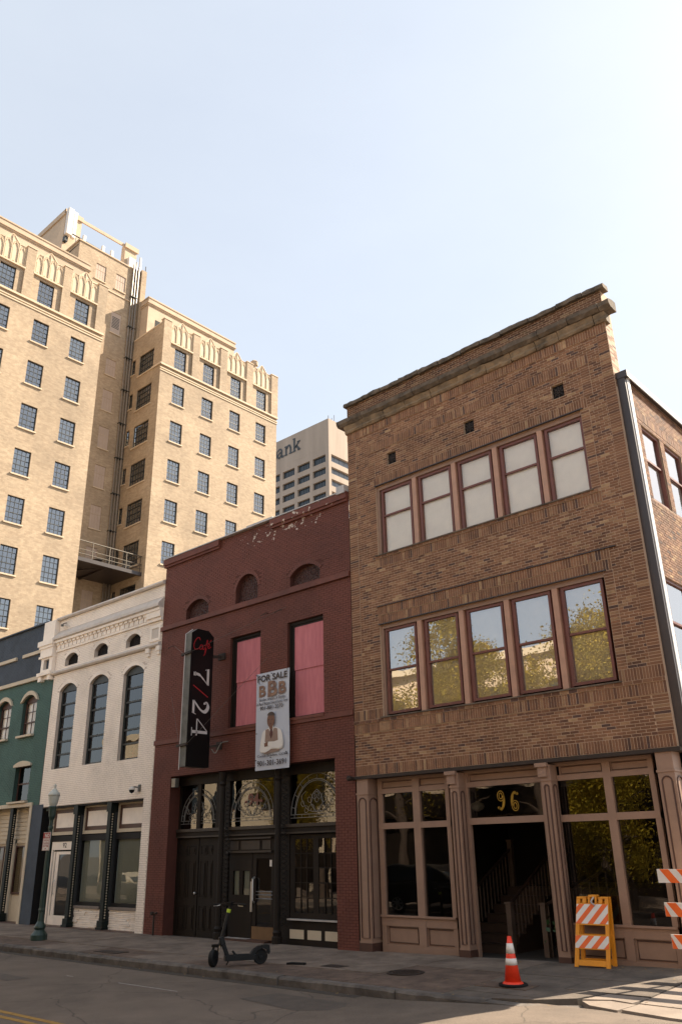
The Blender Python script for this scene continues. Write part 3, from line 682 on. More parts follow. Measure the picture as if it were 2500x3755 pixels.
MB().add([(-10.3,12.41,3.9),(-4.9,12.41,3.9),(-4.9,12.75,3.9),(-10.3,12.75,3.9)],[(0,1,2,3)]).add([(-10.3,12.41,5.8),(-4.9,12.41,5.8),(-4.9,12.75,5.8),(-10.3,12.75,5.8)],[(3,2,1,0)]).build('room_gloom', m_interior, B96)
bxp('steel_lintel', m_rust, B96, -10.72, -4.52, 12.17, 12.6, 2.875, 2.93)
one('lintel_end', m_rust, lambda m: m.lathe([(.03, 12.02), (.05, 12.05), (.03, 12.2)], -10.74, 0, 8, ax='y', cz=2.9), B96)
# side wall
XS = -4.45
SW = [(12.78, 13.46, 6.97, 8.27), (13.75, 14.45, 6.97, 8.27), (14.75, 15.45, 6.97, 8.27), (12.64, 13.5, 4.0, 5.5), (13.8, 14.7, 4.0, 5.5), (15.1, 16.0, 4.0, 5.5)]
m = MB(); wall(m, 'x', XS-.004, 12.43, 24, 2.93, 9.08, [(a-.05, b+.05, c-.05, d+.05, .12) for a, b, c, d in SW], inward=-1)
m.add([(XS-.004, 12.43, 2.93), (XS-.2, 12.43, 2.93), (XS-.2, 12.43, 9.08), (XS-.004, 12.43, 9.08)], [(0, 1, 2, 3)])
m.box(-10.68, XS-.25, 12.9, 24, 8.95, 9.05); m.box(-10.68, -10.6, 12.5, 24, 0, 9.05); m.box(-10.68, XS-.02, 23.9, 24, 0, 9.05)
m.build('side_wall', m_mortar2, B96)
L = []; sks = [(a-.05, b+.05, c-.05, d+.05) for a, b, c, d in SW]
for (z0, z1) in ((2.93, 3.7), (3.7, 6.8), (6.86, 8.4), (8.58, 9.05)): running(L, 12.44, 24.0, z0, z1, 0, 0, None, sks)
for (a, b, c, d) in SW[:3]: pass
soldier(L, 12.44, 24.0, 8.4, 8.58, .003); running(L, 12.44, 24, 6.8, 6.86, 0, .003)
brick_objects(B96, L, PAL, [26, 22, 20, 14, 6, 9, 2], m_brickattr, 'x', XS, single=0, inward=-1, stuffname='side_brickwork')
L = []; stack(L, 12.21, 12.35, 8.9, 10.2); stack(L, 12.35, 12.49, 8.9, 10.2)
brick_objects(B96, L, PAL, [26, 22, 20, 14, 6, 9, 2], m_brickattr, 'x', -4.56, single=0, inward=-1, stuffname='parapet_end_brickwork')
for (a, b, c, d) in SW:
    sash_window(B96, 'x', XS-.03, a, b, c, d, c+(d-c)*.56, m_maroon, m_glass2, m_blind if c > 6 else None, inward=-1, name='side_window')
bxp('room_gloom', m_interior, B96, XS-.3, XS-.25, 12.45, 17, 3.8, 8.6)
bxp('roof_coping', m_metalwhite, B96, -4.57, -4.37, 12.36, 24.05, 9.06, 9.17)  # sunlit side of the coping coloured white
bxp('coping_front', m_metalbrown, B96, -4.575, -4.365, 12.26, 12.36, 9.05, 9.175)  # shaded front of the same coping coloured dark brown
bxp('soffit', m_metalbrown, B96, -4.44, -4.375, 12.44, 24, 9.045, 9.06)
bxp('corner_downpipe', m_metalbrown, B96, -4.565, -4.42, 12.27, 12.44, 2.93, 9.05)
bxp('downpipe_lit_side', m_metalwhite, B96, -4.42, -4.408, 12.34, 12.46, 2.95, 9.05)  # white sheet stands for the sunlit side of the downpipe
m = MB(); wall(m, 'x', -4.6, 12.5, 24, -.02, 2.93, [(13.2, 14.8, .6, 2.3), (15.6, 17.2, .6, 2.3), (18.4, 20.0, .6, 2.3)], .1, -1); m.build('side_shop_wall', m_tan, B96)
for a in (13.2, 15.6, 18.4):
    q = MB().add([(-4.68, a, .6), (-4.68, a+1.6, .6), (-4.68, a+1.6, 2.3), (-4.68, a, 2.3)], [(0, 1, 2, 3)]).build('side_shop_pane', m_glass, B96)
    bxp('mullion', m_tan, q, -4.68, -4.63, a+.77, a+.83, .6, 2.3); bxp('side_sill', m_tan, q, -4.68, -4.56, a-.05, a+1.65, .54, .6)
# shopfront
YP, YW = 12.2, 12.43
def arch_panel(mb, ax, pl, a0, a1, z0, z1, w_=.016, proud=.012, out=-1):
    """raised moulding in the shape of a round-topped panel"""
    r = (a1-a0)/2; p = [(a0, z0), (a0, z1-r)]+[(a0+r-r*math.cos(math.pi*i/8), z1-r+r*math.sin(math.pi*i/8)) for i in range(1, 8)]+[(a1, z1-r), (a1, z0)]
    P3 = [((a, pl+out*proud/2, z) if ax == 'y' else (pl+out*proud/2, a, z)) for a, z in p]
    mb.tube(P3, w_/2+.004, 4, True)
def pier(x0, x1, y0, y1, nm, zt=2.875):
    m = MB(); m.box(x0, x1, y0, y1, 0, zt); pr = m.build(nm, m_tan, B96)
    m = MB(); m.box(x0-.012, x1+.014, y0-.014, y1, 2.60, 2.63); m.box(x0-.008, x1+.009, y0-.009, y1, .14, .17); m.build('moulding', m_tan, pr)
    m = MB(); m.box(x0-.015, x1+.018, y0-.018, y1, -.02, .14); m.build('plinth', m_tandark, pr)
    m = MB(); arch_panel(m, 'y', y0, x0+.05, x1-.05, .22, 2.54)
    if y1-y0 > .12: arch_panel(m, 'x', x1, y0+.045, y1-.05, .22, 2.54, out=1)
    m.build('panel_moulding', m_tandark, pr); return pr
pier(-10.67, -10.4, 12.2, 12.5, 'pier'); pier(-4.91, -4.665, 12.2, 12.5, 'pier')
for (a, b) in ((-8.55, -8.37), (-6.79, -6.62)):
    pr = pier(a, b, 12.2, 12.4, 'column', 2.84)
    bxp('bracket', m_tan, pr, a-.06, b-.02, 12.13, 12.2, 2.81, 2.87); bxp('bracket', m_tan, pr, a-.03, b-.05, 12.16, 12.2, 2.66, 2.81)
bays = [(-10.14, -8.56, [-9.335, -9.19]), (-6.62, -4.95, [-5.73, -5.61])]
m = MB()
def hb(x0, x1, z0, z1, y0=YW-.035, y1=YW+.04): m.box(kx(x0, YW), kx(x1, YW), y0, y1, kz(z0, YW), kz(z1, YW))
for (x0, x1, mu) in bays:
    for (za, zb) in ((.0, .155), (.435, .60), (1.985, 2.085), (2.585, 2.665), (2.80, 2.87)): hb(x0, x1, za, zb)
    hb(x0, x0+.10, .155, 2.8, YW-.03); hb(x1-.08, x1, .155, 2.8, YW-.03); hb(mu[0]-.002, mu[1]+.002, .155, 2.8, YW-.04)
hb(-8.34, -6.62, 2.0, 2.1); hb(-8.34, -6.62, 2.585, 2.665); hb(-8.34, -6.62, 2.8, 2.87); hb(-8.34, -8.17, .0, 2.8, YW-.03); hb(-6.8, -6.62, 0, 2.8, YW-.03)
m.build('shopfront_frame', m_tan, B96)
for (a, b) in ((-10.09, -9.3), (-9.22, -8.6), (-8.17, -6.8), (-6.47, -5.72), (-5.63, -4.95)):
    p = MB(); p.box(kx(a, YW), kx(b, YW), YW+.01, YW+.03, kz(2.665, YW), kz(2.8, YW)); q = p.build('frieze_panel', m_tan, B96)
    p = MB(); p.tube([(kx(u, YW), YW+.004, kz(v, YW)) for u, v in ((a+.04, 2.685), (b-.04, 2.685), (b-.04, 2.785), (a+.04, 2.785))], .008, 4, True); p.build('moulding', m_tandark, q)
for (a, b) in ((-10.04, -9.34), (-9.19, -8.58), (-6.52, -5.73), (-5.61, -5.0)):
    p = MB(); p.box(kx(a, YW), kx(b, YW), YW+.005, YW+.03, kz(.155, YW), kz(.435, YW)); q = p.build('bulkhead_panel', m_tan, B96)
    p = MB(); p.tube([(kx(u, YW), YW-.002, kz(v, YW)) for u, v in ((a+.04, .185), (b-.04, .185), (b-.04, .41), (a+.04, .41))], .011, 4, True); p.build('moulding', m_tandark, q)
for (x0, x1, mu) in bays: bxp('shop_sill', m_tan, B96, kx(x0, YW), kx(x1, YW), YW-.07, YW-.035, kz(.575, YW), kz(.605, YW))
def pane(nm, gm, par, x0, x1, z0, z1, y=YW+.015, fy=None):
    return MB().add([(kx(x0, YW), y, kz(z0, YW)), (kx(x1, YW), y, kz(z0, YW)), (kx(x1, YW), y, kz(z1, YW)), (kx(x0, YW), y, kz(z1, YW))], [(0, 1, 2, 3)]).build(nm, gm, par)
for (a, b) in ((-10.04, -9.335), (-9.19, -8.64), (-6.52, -5.73), (-5.61, -5.03)):
    pane('shop_pane', m_glass, B96, a, b, .60, 1.985); pane('transom_pane', m_glass, B96, a, b, 2.085, 2.585)
tp = pane('transom_pane', m_glass, B96, -8.17, -6.8, 2.1, 2.585)
# gilded house number: outlined figures
m = MB(); fn = lambda a, b: (kx(a, YW), YW-.002, kz(b, YW))
def num9(cx, cz_, fl=1, s=1):
    P = lambda a, b: (cx+a*fl*s, cz_+b*fl*s)
    for o in (-.016, .016):
        pts = [P((.045+o)*math.cos(t)+0, .075+(.062+o)*math.sin(t)) for t in [i*math.pi/8 for i in range(17)]]
        ribbon(m, pts, .012, fn)
        ribbon(m, curve([P(.053+o*.9, .075), P(.055+o, 0), P(.035+o, -.09), P(0, -.125-o), P(-.045, -.10-o*.6)], 4), .012, fn)
    ribbon(m, curve([P(.054, .07), P(.055, 0), P(.036, -.09), P(0, -.125), P(-.045, -.1)], 4), .026, fn)
    ribbon(m, [P(-.06, -.09), P(-.04, -.12)], .035, fn)
num9(-7.56, 2.345); num9(-7.30, 2.335, -1)
m.build('house_number', m_gold, tp)
# shop interior and entrance stairs
m = MB(); xi0, xi1, yi = -10.55, -4.72, 17.2
for q in ([(xi0,12.5,.0),(xi1,12.5,.0),(xi1,yi,.0),(xi0,yi,.0)], [(xi0,12.5,2.87),(xi0,yi,2.87),(xi1,yi,2.87),(xi1,12.5,2.87)], [(xi0,yi,0),(xi1,yi,0),(xi1,yi,2.9),(xi0,yi,2.9)], [(xi0,12.5,0),(xi0,yi,0),(xi0,yi,2.9),(xi0,12.5,2.9)], [(xi1,12.5,0),(xi1,12.5,2.9),(xi1,yi,2.9),(xi1,yi,0)]): m.add(q, [(0, 1, 2, 3)])
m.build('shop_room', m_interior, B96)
for k in range(7): bxp('step', m_wood, B96, -9.15, -8.22, 13.2+.25*k, 13.46+.25*k, 0, .135*(k+1)); 
for k in range(7): bxp('step_nosing', m_bbtrim, B96, -9.15, -8.22, 13.185+.25*k, 13.215+.25*k, .135*(k+1), .135*(k+1)+.012)
bxp('landing', m_wood, B96, -9.15, -6.0, 14.95, 17.1, 0, .95)
for (xx, yy, zt, zb) in ((-8.2, 13.2, .76, 0), (-7.55, 13.2, .76, 0), (-9.15, 14.95, 1.75, .95), (-8.2, 14.95, 1.62, .95)):
    m = MB(); m.box(xx-.045, xx+.045, yy-.045, yy+.045, zb, zt); m.box(xx-.06, xx+.06, yy-.06, yy+.06, zt, zt+.03); m.build('newel_post', m_baluster, B96)
for (xx, ) in ((-8.2,), (-9.15,)):
    one('handrail', m_wood, lambda m: m.beam((xx, 13.2, .74), (xx, 14.95, 1.62), .04, .04), B96)
    for i in range(14):
        y = 13.32+i*.118; zr = .74+(y-13.2)/1.75*.88
        bxp('baluster', m_baluster, B96, xx-.01, xx+.01, y-.01, y+.01, zr-.62, zr)
one('handrail', m_wood, lambda m: m.beam((-7.55, 13.2, .74), (-6.7, 14.2, 1.35), .04, .04), B96)
for i in range(9): bxp('baluster', m_baluster, B96, -7.5+i*.1-.01, -7.5+i*.1+.01, 13.25+i*.11, 13.27+i*.11, .0, .74+i*.07)
bxp('inner_door', m_interior, B96, -8.0, -7.3, 16.9, 16.95, .95, 2.4)
one('pendant_globe', m_globe, lambda m: m.lathe([(.02, 2.42), (.05, 2.4), (.11, 2.38), (.13, 2.33), (.10, 2.28), (.03, 2.25)], -8.68, 13.2, 14), B96, smooth=True)
pl_ = thing('pot_plant', 'small leafy green plant standing by the entrance stairs of number 96', 'plant', (-7.1, 12.9, 0))
def potf(m): m.lathe([(.07, 0), (.1, .2), (.11, .22)], -7.1, 12.9, 10)
one('pot', m_tandark, potf, pl_)
def leaves(m, c, n, sp, sz, rr):
    for _ in range(n):
        p = Vector((rr.gauss(c[0], sp), rr.gauss(c[1], sp), rr.gauss(c[2], sp*1.3))); a = Vector((rr.uniform(-1, 1), rr.uniform(-1, 1), rr.uniform(-.3, 1))).normalized(); b = a.orthogonal().normalized(); s_ = sz*rr.uniform(.6, 1.2)
        m.add([p-b*s_*.35, p+a*s_*.5, p+b*s_*.35, p-a*s_*.6], [(0, 1, 2, 3)])
one('foliage', m_leaf2, lambda m: leaves(m, (-7.1, 12.9, .42), 60, .09, .1, random.Random(4)), pl_)

# ================================================================ red building, number 94
BR = thing('red_building', 'two-storey dark red painted brick building with arched vents and pink boarded windows', 'building', (-13.9, 12.2, 0))
RX0, RX1 = -17.15, -10.70
SF = (-16.44, -11.22, -.05, 3.32, .35)
RW = [(-14.45, -13.42, 4.21, 6.27, .2), (-12.56, -11.49, 4.21, 6.27, .2)]
RA = [(-16.19, -15.33, 7.05, 7.28, 7.49), (-14.32, -13.55, 7.07, 7.36, 7.72), (-12.49, -11.57, 7.08, 7.3, 7.5)]
m = MB(); wall(m, 'y', 12.206, RX0, RX1, 0, 8.84, [SF]+RW+[(a, b, c, e, .16) for a, b, c, d, e in RA])
for (a, b, c, d, e) in RA: spandrel(m, a, b, d, e, 12.203, 12.36)
m.box(RX0, RX1, 12.55, 24, 8.3, 8.4); m.box(RX0, RX0+.1, 12.208, 24, 0, 8.84); m.box(RX0, RX1, 23.9, 24, 0, 8.4); m.box(RX1-.1, RX1, 12.6, 24, 0, 8.84)
m.add([(RX0, 12.207, 8.84), (RX1, 12.207, 8.84), (RX1, 12.5, 8.84), (RX0, 12.5, 8.84)], [(0, 1, 2, 3)])
m.build('front_wall', m_redjoint, BR)
def arch_skip(holes):
    def f(a, b, z0, z1):
        for (x0, x1, zb, zs, zt) in holes:
            if a < x1-.012 and b > x0+.012 and z1 > zb+.005 and z0 < zt:
                if z1 < zs+.01: return False
                w_, h_ = (x1-x0)/2, zt-zs; R = (w_*w_+h_*h_)/(2*h_); cz_ = zt-R; cx = (x0+x1)/2
                for xx in (a, b):
                    for zz in (z0, z1):
                        if math.hypot(xx-cx, zz-cz_) < R+.075: return True
        return False
    return f
ask = arch_skip(RA)
def voussoirs(parent, holes, m_, pl, proud=.008, ht=.085, wd=.055, pal=None):
    for (x0, x1, zb, zs, zt) in holes:
        p = arch_pts(x0, x1, zs, zt, 40); w_, h_ = (x1-x0)/2, zt-zs; R = (w_*w_+h_*h_)/(2*h_); cx, cz_ = (x0+x1)/2, zt-R
        t0 = math.atan2(p[0][0]-cx, p[0][1]-cz_); t1 = math.atan2(p[-1][0]-cx, p[-1][1]-cz_); n = max(6, int(abs(t1-t0)*R/wd))
        mb = MB()
        for i in range(n):
            a, b = t0+(t1-t0)*(i+.06)/n, t0+(t1-t0)*(i+.94)/n
            q = [(cx+r*math.sin(t), cz_+r*math.cos(t)) for r, t in ((R, a), (R, b), (R+ht, b), (R+ht, a))]
            mb.prism(q, 'y', pl-proud, pl+.01)
        mb.build('arch_bricks', m_, parent)
voussoirs(BR, RA, m_redtrim, 12.2)
L = []; ct = [SF[:4]]+[w_[:4] for w_ in RW]+[(a, b, c, d) for a, b, c, d, e in RA]; sk = ask
running(L, RX0, RX1, 0, 4.08, 0, 0, sk, ct); running(L, RX0, RX1, 4.2, 6.9, 0, 0, sk, ct); running(L, RX0, RX1, 7.03, 8.82, 1, 0, sk, ct)
def painted(parent, lst, m_, pl, single=300, jit=.002, axis='y'):
    brick_objects(parent, lst, [(1, 1, 1)], [1], m_, axis, pl, single=single, jit=jit)
painted(BR, L, m_red, 12.2, jit=.003)
bxp('string_course', m_redtrim, BR, RX0-.01, RX1, 12.14, 12.21, 6.915, 7.02); bxp('string_course', m_redtrim, BR, RX0-.01, RX1, 12.165, 12.21, 4.085, 4.19)
for (a, b) in ((RX0-.03, -14.93), (-13.1, RX1)):
    m = MB(); m.box(a, b, 12.11, 12.21, 8.68, 8.83); m.box(a+.01, b-.01, 12.145, 12.21, 8.62, 8.68); m.build('corbel', m_red, BR)
one('roof_flashing', m_flash, lambda m: m.box(RX0-.03, RX1, 12.1, 12.55, 8.84, 8.865), BR)
one('flashing_fold', m_flash, lambda m: [m.box(-13.9, -13.0, 12.11, 12.4, 8.865, 8.9), m.box(-10.95, -10.72, 12.08, 12.3, 8.8, 8.98)], BR)
for (a, b, c, d, e) in RA:     # iron scroll grilles
    m = MB(); m.box(a-.02, b+.02, 12.33, 12.34, c-.02, e+.02); g = m.build('vent', m_tandark, BR)
    m = MB(); rr = random.Random(int(a*10)); n = int((b-a)/.075)
    p = arch_pts(a, b, d, e, 20)
    def ztop(x):
        for (x1, z1), (x2, z2) in zip(p, p[1:]):
            if x1 <= x <= x2: return z1+(z2-z1)*(x-x1)/max(1e-6, x2-x1)
        return d
    x = a+.045
    while x < b-.02:
        z = c+.045
        while z < ztop(x)-.02:
            r = .034; t0 = rr.uniform(0, 6.28); m.tube([(x+r*(1-k*.09)*math.cos(t0+k*.75), 12.29, z+r*(1-k*.09)*math.sin(t0+k*.75)) for k in range(8)], .009, 3); z += .07
        x += .072
    m.build('grille', m_redgrille, g)
for (x0, x1, z0, z1, dpt) in RW:
    m = MB(); y = 12.27
    fw = .06; m.box(x0, x0+fw, y, y+.06, z0, z1); m.box(x1-fw, x1, y, y+.06, z0, z1); m.box(x0+fw, x1-fw, y, y+.06, z1-fw, z1); m.box(x0+fw, x1-fw, y-.02, y+.06, z0, z0+.03)
    m.box(x0+fw, x0+fw+.07, y+.025, y+.1, z0+.03, z1-fw); m.box(x0+fw+.07, x1-fw, y+.03, y+.1, z1-fw-.05, z1-fw)
    wn = m.build('window', m_brownblack, BR)
    zm = 5.24; xx0 = x0+fw+.07
    bxp('boarding', m_pink, wn, xx0, x1-fw+.01, y+.05, y+.065, z0+.03, zm); bxp('boarding', m_pink, wn, xx0, x1-fw+.01, y+.03, y+.045, zm-.02, z1-fw-.05)
    bxp('window_ledge', m_redtrim, BR, x0-.03, x1+.03, 12.15, 12.27, z0-.055, z0)
# small wall fixings on the red front
for (x, z) in ((-12.75, 6.6), (-16.6, 6.45), (-13.2, 6.62)):
    one('wall_hook', m_rust, lambda m: m.tube([(x, 12.2, z), (x+.03, 12.12, z-.01), (x-.1, 12.08, z-.06)], .01, 5), BR)
# shopfront 94
YR = 12.5
X_ = lambda x: kx(x, YR); Z_ = lambda z: kz(z, YR)
def kb(m, x0, x1, z0, z1, y0, y1): m.box(X_(x0), X_(x1), y0, y1, Z_(z0), Z_(z1))
m = MB(); kb(m, -16.05, -11.0, 3.08, 3.36, YR-.04, YR+.05); kb(m, -16.05, -11.0, 1.98, 2.14, YR-.06, YR+.05)
for (a, b) in ((-16.15, -15.98), (-14.75, -14.3), (-12.93, -12.46)): kb(m, a, b, -.1, 3.1, YR-.01, YR+.05)
m.build('shopfront_frame', m_brownblack, BR)
m = MB(); kb(m, -16.0, -11.0, 2.09, 2.15, YR-.1, YR-.06); kb(m, -16.0, -11.0, 1.97, 2.0, YR-.09, YR-.06); kb(m, -14.3, -12.93, 1.9, 1.93, YR-.08, YR-.02); kb(m, -14.3, -12.93, 1.64, 1.68, YR-.06, YR-.01); m.build('frieze_moulding', m_bbtrim, BR)
bxp('frieze', m_brownblack, BR, X_(-14.3), X_(-12.93), YR-.01, YR+.03, Z_(1.65), Z_(1.98))
for (a, b) in ((-14.2, -13.95), (-13.88, -13.3), (-13.22, -12.98)): one('frieze_panel', m_bbtrim, lambda m: kb(m, a, b, 1.7, 1.87, YR-.025, YR-.01), BR)
for x in (-14.55, -12.8):    # cast-iron columns with pierced sides
    m = MB(); yy = 12.3; xx = kx(x, yy); m.lathe([(.1, 0), (.1, .12), (.075, .14), (.09, .2), (.06, .24), (.06, 3.0), (.085, 3.05), (.06, 3.1), (.08, 3.2), (.1, 3.3)], xx, yy, 10); cl = m.build('column', m_brownblack, BR, smooth=False)
    m = MB()
    for k in range(30):
        z = .3+k*.09; m.beam((xx+.07, yy+.0, z), (xx+.12, yy+.14, z+.09), .012); m.beam((xx+.07, yy+.0, z+.09), (xx+.12, yy+.14, z), .012)
    m.build('lattice', m_brownblack, cl)
# transoms with leaded tracery
def tracery(mb, cx, w_, z0, z1, y):
    P = lambda a, b: (X_(cx+a), y, Z_(b)); r = .0065; h = z1-z0
    def arc(R, t0=0, t1=math.pi, n=18, cz_=0, sx=1): mb.tube([P(sx*R*math.cos(t0+(t1-t0)*i/n), z0+.16+cz_+R*1.05*math.sin(t0+(t1-t0)*i/n)) for i in range(n+1)], r, 4)
    R0 = w_/2*.98
    arc(R0); arc(R0*.86); arc(R0*.82)
    for i in range(9): t = math.pi*(i+.5)/9; mb.tube([P(R0*.86*math.cos(t), z0+.16+R0*.9*math.sin(t)), P(R0*.98*math.cos(t), z0+.16+R0*1.03*math.sin(t))], r*.8, 3)
    mb.tube([P(-w_/2, z0+.15), P(w_/2, z0+.15)], r, 4); mb.tube([P(-w_/2, z0+.09), P(w_/2, z0+.09)], r, 4)
    for i in range(7): mb.tube([P(-w_/2+w_*(i+.5)/7, z0+.09), P(-w_/2+w_*(i+.5)/7, z0+.15)], r*.8, 3)
    for s_ in (-1, 1):
        for k, (a, b, R) in enumerate(((.13, .08, .1), (.3, .07, .09), (.2, .27, .1), (.07, .33, .08), (.38, .2, .07))):
            mb.tube([P(s_*(a+R*(1-.07*i)*math.cos(i*.62+k)), z0+.16+b+R*(1-.07*i)*math.sin(i*.62+k)) for i in range(12)], r*.8, 3)
        mb.tube([P(s_*a, z0+.16+b) for a, b in curve([(0, .02), (.1, .1), (.16, .22), (.1, .36), (0, .44)], 4)], r, 4)
        mb.tube([P(s_*a, z0+.16+b) for a, b in curve([(0, .02), (.22, .06), (.34, .16), (.42, .32), (.3, .42)], 4)], r*.8, 4)
    mb.tube([P(.06*math.cos(i*.5), z0+.16+.3+.1*math.sin(i*.5)) for i in range(13)], r, 4)
for (a, b) in ((-15.98, -14.73), (-14.28, -12.93), (-12.45, -11.0)):
    q = MB().add([(X_(a), YR+.03, Z_(2.14)), (X_(b), YR+.03, Z_(2.14)), (X_(b), YR+.03, Z_(3.09)), (X_(a), YR+.03, Z_(3.09))], [(0, 1, 2, 3)]).build('transom_pane', m_glass, BR)
    m = MB(); tracery(m, (a+b)/2, b-a, 2.17, 3.06, YR+.015); m.build('tracery', m_tracery, q)
    if a == -14.28:
        m = MB(); text_on(m, '-94-', -13.83, -13.28, 2.55, 2.8, lambda p, q_: (X_(p), YR+.005, Z_(q_)), ofs=.02); m.build('house_number', m_maroon, q)
bxp('transom_bar', m_brownblack, BR, X_(-15.39), X_(-15.27), YR-.02, YR+.04, Z_(2.14), Z_(3.09))
# left double door with six-panel leaves
for (a, b) in ((-16.0, -15.29), (-15.26, -14.74)):
    q = one('door', m_brownblack, lambda m: kb(m, a, b, -.02, 1.97, YR-.0, YR+.04), BR); w_ = (b-a)
    for (p0, p1) in ((.13, .46), (.56, .88)):
        for (z0, z1) in ((.15, .62), (.78, 1.5), (1.62, 1.8)):
            m = MB(); m.tube([(X_(a+w_*u), YR-.004, Z_(v)) for u, v in ((p0, z0), (p1, z0), (p1, z1), (p0, z1))], .008, 4, True); kb(m, a+w_*(p0+.06), a+w_*(p1-.06), z0+.05, z1-.05, YR-.014, YR+.01); m.build('door_panel', m_brownblack, q)
one('door_knob', m_chrome, lambda m: m.lathe([(.012, YR-.0), (.012, YR-.04), (.028, YR-.05), (.028, YR-.075), (.008, YR-.08)][::-1], X_(-15.3), 0, 10, ax='y', cz=Z_(.86)), BR, smooth=True)
# centre entrance
q = one('door', m_brownblack, lambda m: [kb(m, -14.25, -13.55, 0, .85, YR, YR+.04), kb(m, -14.25, -13.55, 1.3, 1.64, YR, YR+.04), kb(m, -14.25, -14.13, .85, 1.3, YR, YR+.04), kb(m, -13.94, -13.83, .85, 1.3, YR, YR+.04), kb(m, -13.62, -13.55, .85, 1.3, YR, YR+.04)], BR)
for (a, b) in ((-14.13, -13.94), (-13.83, -13.62)):
    bxp('door_blind', m_shade, q, X_(a), X_(b), YR+.05, YR+.06, Z_(.85), Z_(1.3)); MB().add([(X_(a), YR+.02, Z_(.85)), (X_(b), YR+.02, Z_(.85)), (X_(b), YR+.02, Z_(1.3)), (X_(a), YR+.02, Z_(1.3))], [(0, 1, 2, 3)]).build('pane', m_glass3, q)
q = one('glass_door', m_brownblack, lambda m: [kb(m, -13.53, -13.42, 0, 1.64, YR, YR+.04), kb(m, -12.98, -12.9, 0, 1.64, YR, YR+.04), kb(m, -13.42, -12.98, 1.53, 1.64, YR, YR+.04), kb(m, -13.42, -12.98, 0, .3, YR, YR+.04)], BR)
MB().add([(X_(-13.42), YR+.02, Z_(.3)), (X_(-12.95), YR+.02, Z_(.3)), (X_(-12.95), YR+.02, Z_(1.53)), (X_(-13.42), YR+.02, Z_(1.53))], [(0, 1, 2, 3)]).build('pane', m_glass, q)
one('kick_plate', m_kick, lambda m: kb(m, -13.52, -12.9, .04, .29, YR-.012, YR), q)
one('pull_plate', m_chrome, lambda m: kb(m, -13.57, -13.51, .55, 1.1, YR-.02, YR), q)
one('door_pull', m_chrome, lambda m: m.tube([(X_(-13.46), YR, Z_(.72)), (X_(-13.46), YR-.06, Z_(.75)), (X_(-13.46), YR-.06, Z_(1.15)), (X_(-13.46), YR, Z_(1.18))], .022, 8), q)
for z in (.79, .86, .92): one('guard_bar', m_chrome, lambda m: m.tube([(X_(-13.4), YR-.01, Z_(z)), (X_(-12.93), YR-.01, Z_(z))], .007, 6), q)
one('access_sticker', m_signwhite, lambda m: kb(m, -13.02, -12.96, 1.38, 1.5, YR-.006, YR-.002), q)
bxp('threshold', m_flash, BR, X_(-14.25), X_(-13.55), YR-.12, YR+.02, Z_(.045), Z_(.075))
bxp('doorstep', m_tandark, BR, X_(-14.35), X_(-12.9), YR-.25, YR+.04, -.02, .03)
# right bay: french windows over a panelled stall riser
q = one('french_window', m_brownblack, lambda m: [kb(m, -12.44, -12.31, .45, 1.95, YR, YR+.04), kb(m, -11.82, -11.68, .45, 1.95, YR, YR+.04), kb(m, -12.31, -11.82, 1.87, 1.95, YR, YR+.04), kb(m, -11.68, -11.0, 1.87, 1.95, YR, YR+.04), kb(m, -12.31, -11.82, .47, .57, YR, YR+.04), kb(m, -11.68, -11.0, .47, .57, YR, YR+.04)], BR)
m = MB()
for (a, b) in ((-12.31, -11.82), (-11.68, -11.19)):
    for i in (1, 2): kb(m, a+(b-a)*i/3-.009, a+(b-a)*i/3+.009, .57, 1.87, YR-.005, YR+.02)
    for j in range(1, 5): kb(m, a, b, .57+1.3*j/5-.008, .57+1.3*j/5+.008, YR-.004, YR+.018)
m.build('muntins', m_brownblack, q)
for (a, b) in ((-12.31, -11.82), (-11.68, -11.19)):
    for i in range(3):
        for j in range(5):
            x0, x1 = a+(b-a)*i/3, a+(b-a)*(i+1)/3; z0, z1 = .57+1.3*j/5, .57+1.3*(j+1)/5; t = random.uniform(-.0025, .0025)
            MB().add([(X_(x0), YR+.01+t, Z_(z0)), (X_(x1), YR+.01-t, Z_(z0)), (X_(x1), YR+.01-t, Z_(z1)), (X_(x0), YR+.01+t, Z_(z1))], [(0, 1, 2, 3)]).build('pane', m_glass, q)
one('window_ledge', m_flash, lambda m: kb(m, -12.44, -11.0, .445, .47, YR-.09, YR-.0), BR)
one('stall_riser', m_brownblack, lambda m: kb(m, -12.46, -11.0, -.05, .445, YR-.02, YR+.03), BR)
for (a, b) in ((-12.42, -12.05), (-11.95, -11.6), (-11.5, -11.1)): one('stall_panel', m_cream, lambda m: kb(m, a, b, .13, .285, YR-.03, YR-.02), BR)
m = MB(); xi0, xi1, yi = -16.9, -10.9, 18
for q_ in ([(xi0,12.56,.0),(xi1,12.56,.0),(xi1,yi,.0),(xi0,yi,.0)], [(xi0,12.56,3.4),(xi0,yi,3.4),(xi1,yi,3.4),(xi1,12.56,3.4)], [(xi0,yi,0),(xi1,yi,0),(xi1,yi,3.4),(xi0,yi,3.4)], [(xi0,12.56,0),(xi0,yi,0),(xi0,yi,3.4),(xi0,12.56,3.4)], [(xi1,12.56,0),(xi1,12.56,3.4),(xi1,yi,3.4),(xi1,yi,0)]): m.add(q_, [(0, 1, 2, 3)])
m.build('shop_room', m_interior, BR)
al = thing('alarm_box', 'small grey louvred box fixed at the top left of the red shopfront', 'alarm box', (-16.37, 12.25, 3.1))
bxp('case', m_signgrey, al, -16.43, -16.28, 12.22, 12.32, 3.08, 3.28)
for k in range(7): bxp('louvre', m_cream, al, -16.42, -16.29, 12.212, 12.22, 3.095+k*.026, 3.107+k*.026)
sp_ = thing('standpipe', 'small rusty standpipe with a valve at the foot of the red wall', 'pipe', (-16.66, 12.12, 0))
